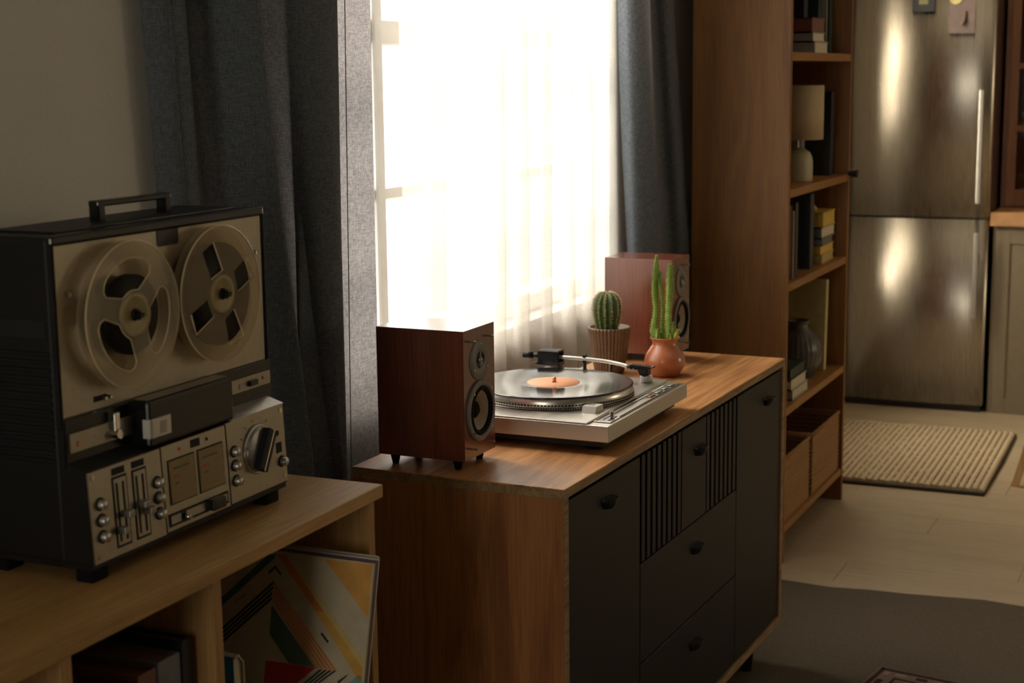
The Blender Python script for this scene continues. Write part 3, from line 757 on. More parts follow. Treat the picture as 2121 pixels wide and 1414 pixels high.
# record sleeves: lean to the right in the end bay, front corner sticking out
LEAN, SIZE = .24, .3145
def sleeve(x, y, mat, label, th, size):
    o = thing('record_sleeve', label, 'record sleeve', (x, y, .4335), 0, 'record sleeves in the low shelf unit')
    body = MB().box((0,0,0), (th,1.339-y,size), .0006).build('cardboard', mat, o)
    body.rotation_euler = (0, LEAN, 0)
    return o, body
sl, body = sleeve(1.7253, 1.030, 'sleeve_cream', 'cream record sleeve printed with bold diagonal stripes and chevrons', .004, SIZE)
# flat print on the sleeve face: (distance from the front edge, height) in metres
PRINT = {
'ink_amber': [[(0.0777, 0.3116), (0.0023, 0.3133), (0.0017, 0.24)]],
 'ink_teal': [[(0.1691, 0.3075), (0.1562, 0.3098), (0.1583, 0.3039), (0.2435, 0.2216), (0.2449, 0.2342)]],
 'ink_orange': [[(0.1562, 0.3098), (0.1413, 0.3106), (0.0712, 0.2407), (0.0849, 0.2396)]],
 'ink_gold': [[(0.0849, 0.2396), (0.0712, 0.2407), (0.0025, 0.1722), (0.0058, 0.1526), (0.014, 0.1628)]],
 'ink_yellow': [[(0.1413, 0.3106), (0.1319, 0.3102), (0.0021, 0.1845), (0.0025, 0.1722)]],
 'ink_green': [[(0.1558, 0.239), (0.155, 0.1987), (0.1194, 0.1633), (0.0771, 0.1638)]],
 'ink_red': [[(0.1565, 0.1621), (0.0761, 0.1632), (0.0935, 0.1467), (0.1037, 0.1384), (0.1568, 0.1306)]],
 'ink_aqua': [[(0.0104, 0.1625), (0.0034, 0.1628), (0.0005, 0.1399), (0.0299, 0.1399)]],
 'ink_black': [[(0.1664, 0.2839), (0.1563, 0.2939), (0.1557, 0.29), (0.1647, 0.2811)], [(0.1563, 0.2939), (0.1449, 0.2841), (0.1454, 0.2811), (0.1557, 0.29)], [(0.2172, 0.234), (0.2153, 0.2365), (0.1988, 0.2509), (0.2003, 0.248)], [(0.0736, 0.2101), (0.0709, 0.2121), (0.0589, 0.2011), (0.0612, 0.1986)], [(0.0246, 0.1621), (0.0263, 0.1585), (0.0391, 0.1453), (0.0398, 0.1503)]],
 'ink_stripe': [[(0.1559, 0.2732), (0.156, 0.2679), (0.2376, 0.1891), (0.2383, 0.1933)], [(0.156, 0.266), (0.1562, 0.2607), (0.2367, 0.1833), (0.2374, 0.1875)], [(0.1562, 0.2587), (0.1563, 0.2534), (0.2358, 0.1776), (0.2365, 0.1818)], [(0.1563, 0.2515), (0.1564, 0.2462), (0.2349, 0.1718), (0.2356, 0.176)]],
 'ink_rust': [[(0.1556, 0.2716), (0.1556, 0.2677), (0.0467, 0.1633), (0.0418, 0.1634)], [(0.1556, 0.2659), (0.1556, 0.262), (0.0539, 0.1631), (0.049, 0.1632)], [(0.1556, 0.2602), (0.1555, 0.2563), (0.0612, 0.1628), (0.0562, 0.163)], [(0.1555, 0.2545), (0.1555, 0.2507), (0.0684, 0.1626), (0.0634, 0.1628)], [(0.1555, 0.2489), (0.1554, 0.245), (0.0756, 0.1624), (0.0707, 0.1625)]],
 'ink_bar': [[(0.0697, 0.1618), (0.0649, 0.1621), (0.0882, 0.1406), (0.0928, 0.1399)], [(0.0624, 0.1622), (0.0577, 0.1625), (0.0813, 0.1416), (0.0858, 0.1409)], [(0.0552, 0.1627), (0.0504, 0.1629), (0.0743, 0.1426), (0.0788, 0.142)], [(0.0479, 0.1631), (0.0432, 0.1634), (0.0673, 0.1437), (0.0718, 0.143)]],
}
INKS = {'ink_stripe': 'ink_black', 'ink_bar': 'ink_black', 'ink_rust': 'ink_orange'}
for nm, polys in PRINT.items():
    for p in polys:
        lay = .0003 if nm in ('ink_black', 'ink_red', 'ink_stripe', 'ink_bar') else .00015
        MB().poly([(-lay, u, v) for u, v in p]).build('printed_shape', INKS.get(nm, nm), body)
others = [('book_tan','tan record sleeve right behind the striped front sleeve'), ('ink_purple','purple record sleeve third from the front in the end bay'), ('sleeve_white','white record sleeve third from the front beside the purple one'),
          ('book_slate','dark record sleeve in the middle of the sleeve row'), ('sleeve_white','pale record sleeve near the end panel of the shelf unit'), ('sleeve_cream','cream record sleeve last before the end panel of the shelf unit')]
xs = 1.7253+.0043
for k, (m_, lab) in enumerate(others):
    lab = lab.replace('third from the front beside', 'fourth from the front beside')
    sleeve(xs, (1.0300,1.0305,1.0315,1.0345,1.0375,1.042)[k], m_, lab, .0046, SIZE+(.0,.001,.002,.0005,.002,.001)[k]); xs += .0050
bk = thing('comic_book', 'worn blue paperback with creased cream pages beside the striped sleeve', 'book', (1.648,1.160,.4335), -.05)
cm = MB().box((0,0,0), (.016,.15,.205), .001).build('pages', 'paper', bk)
cm2 = MB().box((-.0012,-.0005,0), (0,.151,.206)).build('cover', 'ink_blue', bk)
MB().tube([(.0,-.001,.205),(.008,-.002,.207),(.016,-.003,.196),(.019,-.003,.12),(.018,-.002,.0)], .0018, 6).build('curled_page', 'paper', bk)
# dark books in the middle bay, upright with spines to the room
bx0 = 1.322
for k, (w, h, d, c, lab) in enumerate([(.028,.262,.20,'book_green','dark green book at the left of the middle bay'), (.030,.275,.21,'book_brown','brown book second from left in the middle bay'),
        (.034,.284,.21,'book_red','dark red-brown book in the middle bay beside the grey one'), (.042,.288,.21,'book_grey','grey spined book in the middle bay'), (.021,.300,.215,'book_black','tall black book at the right of the middle bay')]):
    b = thing('book', lab, 'book', (bx0,1.103+(.0,.004,.002,.0,-.002)[k],.4335), 0, 'books in the middle bay')
    MB().box((.003,.004,.003), (w-.003,d,h-.004)).build('pages', 'book_tan' if k % 2 else 'book_brown', b)
    MB().box((0,0,0), (w,.004,h), .001).box((0,.003,0), (.003,d+.002,h)).box((w-.003,.003,0), (w,d+.002,h)).build('cover', c, b)
    bx0 += w+.0012

# ------------------------------------------------------------------ reel-to-reel tape recorder
RXL, RXR, RYF, RYB = 1.3755, 1.7985, 1.190, 1.318
OFF = (1.58, 1.25, LZ)
tr = thing('tape_recorder', 'vintage reel-to-reel tape recorder with silver front on the low shelf unit', 'tape recorder', OFF)
def R(*a): return MB(OFF)
RZ0, RZ1 = .842, 1.2195
R().box((RXL,RYF+.002,RZ0), (RXR,RYB,RZ1), .006, 3).build('case', 'black_plastic', tr)
R().box((RXL-.001,RYF-.004,1.2095), (RXR+.001,RYF+.006,RZ1+.0015), .003, 2).box((RXL-.001,RYF-.004,1.0), (RXL+.004,RYF+.006,1.212), .002).box((RXR-.004,RYF-.004,1.0), (RXR+.001,RYF+.006,1.212), .002).build('front_rim', 'black_gloss', tr)
R().box((RXL+.03,RYF+.020,RZ1-.001), (RXR-.03,RYB-.015,RZ1+.003), .002).build('lid_plate', 'black_plastic', tr)
hd = R().box((1.528,1.243,RZ1+.0205), (1.674,1.259,RZ1+.028), .002, 2)
hd.box((1.528,1.243,RZ1), (1.542,1.259,RZ1+.024), .002).box((1.660,1.243,RZ1), (1.674,1.259,RZ1+.024), .002).build('handle', 'black_gloss', tr)
# side: recessed grip and ribs on the left face
R().box((RXL-.0008,RYF+.012,1.105), (RXL+.002,RYB-.02,1.125)).build('side_grip', 'groove_black', tr)
rib_me = None
for k in range(14):
    zz = 1.085-k*.0095
    o = R().box((RXL-.0022,RYF+.008,RZ0+.10), (RXL+.001,RYB-.01,RZ0+.1045), .0008).build('vent_rib', 'black_plastic', tr) if rib_me is None else link('vent_rib', rib_me, tr)
    rib_me = o.data; o.location = (0,0,zz-RZ0-.10)
R().box((RXL+.0045,RYF-.001,1.0125), (RXR-.0045,RYF+.003,1.2095), .0006).build('deck_panel', 'champagne', tr)
R().prism([(1.567,1.209),(1.567,1.192),(1.571,1.1895),(1.606,1.1895),(1.610,1.192),(1.610,1.209)], 'y', RYF-.0018, RYF).build('badge', 'black_gloss', tr)
for xx, zz in ((1.3989,1.1545),(1.7785,1.161)): R().cyl((xx,RYF,zz), .0034, -.004, 'y', 14, .0008).build('screw', 'chrome', tr)
R().box((1.434,RYF-.0016,1.0215), (1.457,RYF-.0008,1.0285), .0003).build('tape_slot', 'groove_black', tr)
for xx in (1.449, 1.458): R().cyl((xx,RYF,1.0245), .0025, -.008, 'y', 12, .0006).build('tape_guide', 'chrome', tr)
# mid band: dark rail with silver strips, lever, head cover
R().box((RXL,RYF-.006,.955), (RXR+.001,RYF+.004,1.0125), .002).build('mid_rail', 'black_gloss', tr)
st1 = R().box((1.3815,RYF-.0085,.9725), (1.5100,RYF-.006,.9955), .0006).build('lever_strip', 'champagne', tr)
R().cyl((1.395,RYF-.0085,.982), .003, -.0015, 'y', 14).build('screw', 'copper', st1)
for xx in (1.424,1.484): R().cyl((xx,RYF-.0085,.984), .0014, -.0006, 'y', 10).build('mark', 'silver_dark', st1)
lv = R().cyl((1.4565,RYF-.0085,.9815), .0062, -.010, 'y', 20, .0012)
lv.box((1.4515,RYF-.0165,.982), (1.4615,RYF-.0125,1.0065), .0015, 2); lv.build('lever', 'chrome', st1)
hc = R().box((1.492,RYF-.034,.957), (1.668,RYF-.004,1.014), .004, 2).build('head_cover', 'black_gloss', tr)
R().box((1.494,RYF-.0365,.968), (1.532,RYF-.033,.9915), .0008).build('cover_badge', 'silver', hc)
R().box((1.4915,RYF-.0345,.968), (1.4945,RYF-.024,.9915), .0006).build('badge_side', 'white_metal', hc)
R().box((1.510,RYF-.0370,.972), (1.522,RYF-.0363,.987)).build('badge_emblem', 'silver_dark', hc)
st2 = R().box((1.690,RYF-.0085,.980), (1.7935,RYF-.006,.9985), .0006).box((1.684,RYF-.0085,.966), (1.692,RYF-.006,.990), .0004).build('switch_strip', 'champagne', tr)
R().box((1.718,RYF-.0092,.985), (1.760,RYF-.0082,.992)).build('switch_slot', 'silver_dark', st2)
R().box((1.738,RYF-.014,.985), (1.757,RYF-.0085,.9925), .001).build('switch_knob', 'handle_black', st2)
R().cyl((1.775,RYF-.0085,.9905), .0022, -.001, 'y', 12).build('indicator', 'meter_red', st2)
# lower module: wedge that stands forward
MYT, MYB = 1.1585, 1.1535
md = MB(OFF).prism([(RYF+.02,.9620),(RYF-.006,.9620),(MYT+.0012,.9535),(MYB+.0012,.846),(RYF+.02,.846)], 'x', 1.3765, 1.7855).build('control_module', 'black_plastic', tr)
def on(x0, x1, z0, z1, d, th):   # a plate lying on the sloping front, d proud
    def yy(z): return MYB + (MYT-MYB)*(z-.846)/(.9535-.846)
    m = MB(OFF); a, b = yy(z0)-d, yy(z1)-d
    t = bmesh.new()
    vs = [t.verts.new(p) for p in ((x0,a,z0),(x1,a,z0),(x1,b,z1),(x0,b,z1),(x0,a+th,z0),(x1,a+th,z0),(x1,b+th,z1),(x0,b+th,z1))]
    for f in ((0,1,2,3),(7,6,5,4),(0,4,5,1),(1,5,6,2),(2,6,7,3),(3,7,4,0)): t.faces.new([vs[i] for i in f])
    bmesh.ops.recalc_face_normals(t, faces=t.faces[:]); m._put(t); return m
yf = lambda z: MYB + (MYT-MYB)*(z-.846)/(.9535-.846)
MB(OFF).prism([(RYF-.006,.9635),(MYT-.0005,.9555),(MYT-.0005,.9540),(RYF-.006,.9615)], 'x', 1.662, 1.7865).build('top_trim', 'silver', md)
pa = on(1.3780,1.5105,.846,.9525,.0012,.003).build('level_panel', 'champagne', tr)
pb = on(1.5135,1.6465,.8475,.953,.0012,.003).build('meter_panel', 'champagne', tr)
pc = on(1.6495,1.7835,.8485,.9545,.0012,.003).build('selector_panel', 'champagne', tr)
def button(x, z, par, r=.0058, mat='silver'):
    o = MB(OFF).cyl((x,yf(z)-.001,z), r+.0022, -.0012, 'y', 20).build('button_ring', 'groove_black', par)
    MB(OFF).lathe([(r,0),(r,-.0075),(r-.0012,-.009),(0,-.009)], (x,yf(z)-.0015,z), 'y', 20).build('button', mat, o)
for z in (.9134,.8945,.8752): button(1.3945, z, pa); button(1.5005, z, pa)
for z in (.915,.8965,.8765): button(1.6628, z, pc)
button(1.7715, .8775, pc)
for x, z in ((1.385,.9465),(1.386,.853)): MB(OFF).cyl((x,yf(z)-.001,z), .0032, -.0015, 'y', 14).build('screw', 'chrome', pa)
for x, z in ((1.776,.947),(1.776,.857)): MB(OFF).cyl((x,yf(z)-.001,z), .0032, -.0015, 'y', 14).build('screw', 'chrome', pc)
for x, ks in ((1.418, ((.000,.876),(.011,.893))), (1.4545, ((.004,.897),(.014,.887)))):
    on(x+.001,x+.024,.9405,.9485,.0018,.001).build('name_plate', 'groove_black', pa)
    fr = on(x,x+.0265,.8545,.9385,.0020,.001).build('fader', 'groove_black', pa)
    on(x+.0022,x+.0243,.8575,.9360,.0024,.0008).build('fader_plate', 'champagne', fr)
    for q in (.005, .0165): on(x+q,x+q+.0035,.8615,.931,.0028,.0006).build('fader_slot', 'groove_black', fr)
    for q, z in ks: MB(OFF).box((x+q,yf(z)-.015,z-.004), (x+q+.0105,yf(z)-.003,z+.0045), .0014, 2).build('fader_knob', 'silver_dark', fr)
for x in (1.523, 1.5835):
    mt = on(x,x+.0545,.8785,.9345,.0018,.001).build('level_meter', 'groove_black', pb)
    on(x+.002,x+.0525,.8805,.9325,.0021,.0006).build('meter_dial', 'meter_face', mt)
    on(x+.010,x+.042,.9215,.9235,.0024,.0004).build('dial_scale', 'ink_black', mt)
    on(x+.010,x+.022,.9105,.9145,.0024,.0004).build('dial_mark', 'meter_red', mt)
    on(x+.012,x+.020,.9025,.9045,.0024,.0004).build('dial_mark', 'ink_black', mt)
    on(x+.002,x+.0525,.8805,.8945,.0023,.0004).build('dial_base', 'meter_face', mt)
    on(x+.001,x+.0535,.8795,.9335,.0046,.0006).build('meter_window', 'meter_glass', mt)
on(1.572,1.591,.9395,.9495,.0018,.001).build('name_plate', 'groove_black', pb)
for x in (1.549, 1.606): MB(OFF).cyl((x,yf(.944)-.001,.944), .0022, -.0012, 'y', 12).build('lamp', 'meter_red' if x < 1.56 else 'groove_black', pb)
ss = on(1.5165,1.6425,.8525,.8685,.0018,.001).build('switch_slot', 'groove_black', pb)
for xa, xb in ((1.521,1.5405),(1.5515,1.5985),(1.6245,1.6395)): on(xa,xb,.8555,.8655,.0022,.0008).build('slot_plate', 'champagne', ss)
MB(OFF).box((1.596,yf(.86)-.013,.8535), (1.623,yf(.86)-.001,.868), .002, 2).build('slide_knob', 'handle_black', ss)
MB(OFF).tube([(1.546,yf(.86)-.001,.8605),(1.546,yf(.86)-.014,.8600)], [.0032,.0022], 10).build('toggle', 'chrome', ss)
kn = MB(OFF).lathe([(.0330,0),(.0335,-.002),(.0318,-.0035),(.030,-.0025)], (1.7165,yf(.906)-.001,.9065), 'y', 48).build('selector_ring', 'silver', pc)
MB(OFF).lathe([(.030,-.0015),(.0295,-.006),(.028,-.007),(0,-.007)], (1.7165,yf(.906)-.001,.9065), 'y', 48).build('selector_dial', 'silver_dark', kn)
mk = Matrix.Translation((1.7165,yf(.906)-.001,.9065)) @ Matrix.Rotation(math.radians(28), 4, 'Y')
MB(OFF).box((-.0095,-.019,-.0285), (.0095,-.006,.0285), .002, 2, mk).build('selector_knob', 'black_plastic', kn)
MB(OFF).box((-.0012,-.0196,-.0285), (.0012,-.0188,.0285), 0, 1, mk).build('pointer_line', 'chrome', kn)
for k in range(6):
    a = math.radians(150-k*24); MB(OFF).box((1.7165+.041*math.cos(a)-.0008,yf(.906)-.0018,.9065+.041*math.sin(a)-.0012), (1.7165+.041*math.cos(a)+.0008,yf(.906)-.001,.9065+.041*math.sin(a)+.0012)).build('position_mark', 'silver_dark', pc)
MB(OFF).cyl((1.7655,yf(.918)-.0008,.9175), .0040, -.0008, 'y', 16).build('socket', 'groove_black', pc)
on(1.7605,1.7735,.8905,.9045,.0018,.001).build('name_plate', 'groove_black', pc)
for xx in (1.380, 1.742):
    for yy in (1.160, 1.285): MB(OFF).box((xx,yy,LZ), (xx+.03,yy+.025,.8465), .002).build('foot', 'rubber', tr)
MB(OFF).box((1.3765,1.157,.838), (1.7855,RYB-.01,.8465), .001).build('base_plate', 'black_plastic', tr)

# reels
def polar(rings): return [(r*math.cos(math.radians(a)), r*math.sin(math.radians(a))) for a, r in rings]
def reel(label, cx, cz, holes, fmat, tape_r, hub_mat, hub_r):
    y = 1.163
    o = thing('tape_reel', label, 'tape reel', (cx, y, cz), 0, 'tape reels on the recorder')
    fl_me = plate2d(circle(.0865, 96), holes, .0014)
    fl_me.materials.append(MATS[fmat])
    rot = (PI/2, 0, 0)
    link('flange', fl_me, o, (0,0,0), rot)
    bk_me = plate2d(circle(.0865, 96), holes, .0012); bk_me.materials.append(MATS[fmat])
    link('flange', bk_me, o, (0,.0125,0), rot)
    MB().lathe([(.0865,-.0012),(.0878,-.0006),(.0878,.0006),(.0865,.0012)], (0,0,0), 'y', 96).build('rim', 'reel_edge', o)
    for hole in holes if hub_r > .025 else []: MB().tube([(u,-.0008,v) for u, v in hole], .0010, 6, closed=True).build('opening_edge', 'reel_edge', o)
    MB().lathe([(tape_r*.45,.0015),(tape_r,.0015),(tape_r,.0112),(tape_r*.45,.0112)], (0,0,0), 'y', 64).build('tape_pack', 'tape_brown', o)
    h = MB().lathe([(0,-.001),(hub_r*.72,-.001),(hub_r*.80,-.0028),(hub_r,-.0028),(hub_r,.013),(0,.013)], (0,0,0), 'y', 48).build('hub', hub_mat, o)
    MB().lathe([(hub_r*.98,-.0030),(hub_r*1.04,-.0034),(hub_r*1.08,-.0015)], (0,0,0), 'y', 48).build('hub_ring', fmat, h)
    MB().lathe([(.0075,-.001),(.0075,-.0025),(0,-.0025)], (0,0,0), 'y', 20).build('spindle_hole', 'groove_black', h)
    sp_ = MB().cyl((0,0,0), .0032, -.012, 'y', 12, .0008)
    for k in range(3):
        a = math.radians(90+120*k); c, s_ = math.cos(a), math.sin(a)
        sp_.box((-.0012,-.011,.0), (.0012,-.002,.0062), 0, 1, Matrix(((c,0,s_,0),(0,1,0,0),(-s_,0,c,0),(0,0,0,1))))
    sp_.build('spindle', 'black_gloss', h)
    return o
def big_hole(a0, a1):
    pts = [(a0+18, .0300)] + [(a0+1, .0560), (a0+4, .0625)]
    pts += [(a0+4+(a1-a0-8)*k/12, .0670) for k in range(1, 12)]
    pts += [(a1-4, .0625), (a1-1, .0560), (a1-18, .0300)]
    pts += [(a1-18-(a1-a0-36)*k/6, .0290) for k in range(1, 6)]
    return polar(pts)
reel('clear three-spoke tape reel on the left of the tape recorder', 1.4835, 1.1195, [big_hole(54,153), big_hole(177,270), big_hole(300,389)], 'reel_clear', .0475, 'reel_hub', .0262)
WIN4 = {113: [(-.0386,.0563),(-.0153,.0671),(.0023,.0303),(-.0225,.0213)], 23: [(.028,.0258),(.0569,.0401),(.0714,.0138),(.0353,-.0009)],
        203: [(-.0686,-.0176),(-.0318,-.0035),(-.021,-.0266),(-.0596,-.0439)], 293: [(.0042,-.0332),(.0245,-.0231),(.0432,-.0596),(.0108,-.0669)]}
def para(a): return WIN4[a]
rr = reel('smoky tape reel with four slanted windows on the right of the tape recorder', 1.6615, 1.1210, [para(a) for a in (113, 23, 203, 293)], 'reel_smoke', .0655, 'reel_hub', .0245)
for k, a in enumerate((113, 23, 203, 293)):
    P = para(a); i0 = (1,1,2,1)[k]; mb = MB(); mb.tube([(P[q % 4][0],-.0012,P[q % 4][1]) for q in (i0,i0+1,i0+2)], .0011, 6); mb.build('window_edge', 'reel_edge', rr)
# tape run between the reels and the head cover
tg = MB().tube([(1.405,1.186,1.075),(1.449,1.184,1.0285)], .0006, 4)

# ------------------------------------------------------------------ bookcase
BX0, BX1, BYF, BYB, BZT = 4.285, 5.050, 1.1086, 1.388, 2.05
bc = thing('bookcase', 'tall oak bookcase with open shelves between the dresser and the fridge', 'bookcase', (BX0,BYF,0))
BO = (BX0,BYF,0)
for xa in (BX0, BX1-.018): MB(BO).box((xa,BYF,0), (xa+.018,BYB,BZT), .0008).build('side_panel', 'bookcase_wood', bc)
SH = [.0851, .428, .784, 1.047, 1.4233, 1.79]
for z in SH: MB(BO).box((BX0+.018,BYF+.002,z), (BX1-.018,BYB-.012,z+.0225), .0008).build('shelf', 'bookcase_shelf', bc)
MB(BO).box((BX0+.018,BYF+.02,BZT-.02), (BX1-.018,BYB,BZT)).build('top_panel', 'bookcase_shelf', bc)
MB(BO).box((BX0+.018,BYB-.010,.06), (BX1-.018,BYB-.004,BZT-.02)).build('back_panel', 'dark_back', bc)
MB(BO).cyl((BX1-.012,BYF,1.072), .008, -.022, 'y', 16, .002).cyl((BX1-.012,BYF-.012,1.072), .013, -.012, 'y', 16, .003).build('knob', 'handle_black', bc)
SZ = [z+.0225 for z in SH]
def book(label, x, y, z, w, d, h, cover, pages='paper', rz=0., tilt=0., group=None, flat=False, spine_y=True):
    """upright book: thickness w along x, depth d along y, height h; flat: lies down (h is its thickness)"""
    b = thing('book', label, 'book', (x,y,z), rz, group)
    t = .0025
    if flat:
        m1 = MB().box((t,.003,t), (w-.002,d-.002,h-t)).build('pages', pages, b)
        m2 = MB().box((0,0,0), (w,d,t)).box((0,0,h-t), (w,d,h)).box((0,0,0), (t,d,h)).build('cover', cover, b)
    else:
        m1 = MB().box((t,t,.003), (w-t,d-.003,h-.003)).build('pages', pages, b)
        m2 = MB().box((0,0,0), (t,d,h)).box((w-t,0,0), (w,d,h)).box((0,0,0), (w,t,h), .0008).build('cover', cover, b)
    if tilt:
        for m in (m1, m2): m.rotation_euler = (0, tilt, 0)
    return b
# second shelf from the top in view
z = SZ[4]
g = 'books on the top shelf in view'
book('pale grey book at the bottom of the small stack on the top shelf', 4.66, 1.135, z, .17, .13, .034, 'book_pale', flat=True, group=g)
book('off-white book in the middle of the small stack on the top shelf', 4.655, 1.140, z+.0345, .150, .12, .026, 'book_pale', flat=True, group=g)
book('rusty red book lying on top of the small stack', 4.65, 1.142, z+.061, .165, .12, .042, 'book_red', 'book_red', flat=True, group=g)
book('large black book standing on the top shelf behind the stack', 4.80, 1.205, z, .05, .17, .30, 'book_black', group=g)
book('dark green book with pale spine stripe on the top shelf', 4.90, 1.185, z, .04, .19, .29, 'book_green', group=g)
book('narrow cream book between the dark books on the top shelf', 4.945, 1.170, z, .012, .19, .28, 'book_pale', group=g)
book('black green book standing right of the narrow cream book', 4.962, 1.165, z, .045, .20, .285, 'book_green', group=g)
# lamp shelf
z = SZ[3]
lp = thing('table_lamp', 'small table lamp with beige drum shade and cream base in the bookcase', 'lamp', (4.695,1.190,z))
MB().lathe(catmull([(.001,0),(.040,0),(.0455,.004),(.0465,.030),(.0455,.062),(.038,.083),(.022,.095),(.010,.099),(.001,.0995)], 4), (0,0,0), 'z', 40).build('base', 'lamp_ceramic', lp)
MB().cyl((0,0,.098), .0045, .03, 'z', 14).build('neck', 'silver', lp)
MB().lathe([(.075,.1235),(.0755,.1235),(.0755,.283),(.075,.283),(.0745,.283),(.0745,.1235)], (0,0,0), 'z', 48).build('shade', 'lamp_shade', lp)
MB().tube([(-.0745,0,.20),(0,0,.20),(.0745,0,.20)], .0015, 6).cyl((0,0,.126), .012, .05, 'z', 14).build('lamp_holder', 'silver_dark', lp)
book('thick black book right of the table lamp', 4.945, 1.150, z, .048, .20, .262, 'book_black', 'book_black', tilt=.02, group='books on the lamp shelf')
book('grey book standing behind the table lamp', 4.870, 1.225, z, .055, .15, .20, 'book_grey', group='books on the lamp shelf')
# third shelf
z = SZ[2]; g = 'books on the shelf under the lamp'
for k, (xx, w, h, c, lab) in enumerate([(4.315,.030,.20,'book_slate','slate book at the left end of the shelf under the lamp'), (4.352,.028,.205,'book_brown','brown book second from left under the lamp'), (4.386,.026,.212,'book_black','thin black book third from left under the lamp'), (4.420,.024,.195,'book_tan','tan narrow book right of the thin black one'), (4.452,.030,.215,'book_slate','slate book before the large dark folder')]):
    book(lab, xx, 1.130, z, w, .16, h, c, group=g)
fo = thing('folder', 'large dark grey folder standing on the shelf under the lamp', 'folder', (4.660,1.138,z), 0)
MB().box((0,0,0), (.003,.20,.226), .001).box((.040,0,0), (.043,.20,.226), .001).box((0,0,0), (.043,.003,.226), .001).build('cover', 'book_slate', fo)
MB().box((.003,.006,.004), (.040,.195,.220)).build('sheets', 'book_grey', fo)
yy = z
for k, (h, w, dx, c, lab) in enumerate([(.028,.185,.0,'book_ochre','ochre book at the bottom of the stack by the bookcase end'), (.026,.165,-.004,'book_yellow','yellow book second from the bottom of the stack'), (.022,.175,.002,'book_grey','thin grey book in the middle of the stack'), (.034,.18,.006,'book_grey','thick grey book below the yellow one in the stack'), (.045,.18,.008,'book_yellow','thick yellow book on top of the stack by the bookcase end')]):
    book(lab, 4.795+dx, 1.133+.004*(k % 2), yy, w, .13, h, c, c if k != 3 else 'paper', rz=(.03,-.02,.04,.0,.02)[k], flat=True, group='book stack under the lamp'); yy += h+.0006
orn = MB().lathe([(0,0),(.016,0),(.020,.008),(.012,.018),(.006,.022),(.009,.027),(0,.030)], (0,0,0), 'z', 16, fn=lambda a, i: 1+.15*math.cos(3*a)).build('ornament', 'book_yellow', None, (4.86,1.185,yy))
tag(orn, 'small yellow ornament on top of the book stack', 'ornament')
# vase shelf
z = SZ[1]
vs = MB().lathe(catmull([(.001,0),(.045,0),(.058,.020),(.074,.060),(.076,.090),(.064,.125),(.042,.148),(.032,.156),(.031,.168),(.036,.176),(.033,.178),(.027,.170),(.026,.158),(.001,.150)], 4), (0,0,0), 'z', 96, fn=lambda a, i: 1+.018*math.cos(28*a)*(1 if 2 < i < 26 else 0)).build('vase', 'vase_ceramic', None, (4.80,1.205,z))
tag(vs, 'dark grey ribbed ceramic vase in the bookcase', 'vase')
bd = thing('cream_board', 'cream canvas board leaning behind the vase', 'board', (4.925,1.150,z), 0)
cb_ = MB().box((0,0,0), (.028,.20,.29), .001).build('canvas', 'cream_board', bd); cb_.rotation_euler = (0,.06,0)
g = 'books beside the vase'
book('pale book at the bottom of the pile beside the vase', 4.42, 1.122, z, .19, .16, .030, 'book_pale', flat=True, group=g)
book('cream book in the middle of the pile beside the vase', 4.42, 1.126, z+.0305, .18, .155, .028, 'paper', flat=True, group=g)
book('dark green book on top of the pile beside the vase', 4.415, 1.128, z+.059, .18, .15, .032, 'book_green', 'book_green', flat=True, group=g)
# baskets
z = SZ[0]
def basket(x0, x1, lab):
    b = thing('basket', lab, 'basket', ((x0+x1)/2,1.245,z), 0, 'woven baskets on the bottom shelf')
    w = (x1-x0)/2; d = .125; h = .19
    m = MB()
    for (ax_, ay_, bx2, by2) in ((-w,-d,w,-d+.008),(-w,d-.008,w,d),(-w,-d,-w+.008,d),(w-.008,-d,w,d)): m.box((ax_,ay_,.004), (bx2,by2,h), .002)
    m.box((-w,-d,0), (w,d,.006)); m.build('basket_wall', 'basket_weave', b)
    for k in range(15):
        zz = .010+k*.0122
        MB().box((-w-.0015,-d-.0022,zz), (w+.0015,-d+.001,zz+.0085), .002).build('woven_band', 'basket_weave', b)
    rm = MB(); rm.tube([(-w,-d,h),(w,-d,h),(w,d,h),(-w,d,h)], .006, 8, closed=True); rm.build('rim', 'basket_weave', b)
    MB().tube([(w-.006,-.045,h-.014),(w+.006,-.045,h-.03),(w+.006,.045,h-.03),(w-.006,.045,h-.014)], .006, 8).build('handle', 'groove_black', b)
basket(4.315, 4.625, 'left woven basket on the bottom shelf of the bookcase')
basket(4.665, 5.020, 'right woven basket on the bottom shelf of the bookcase')

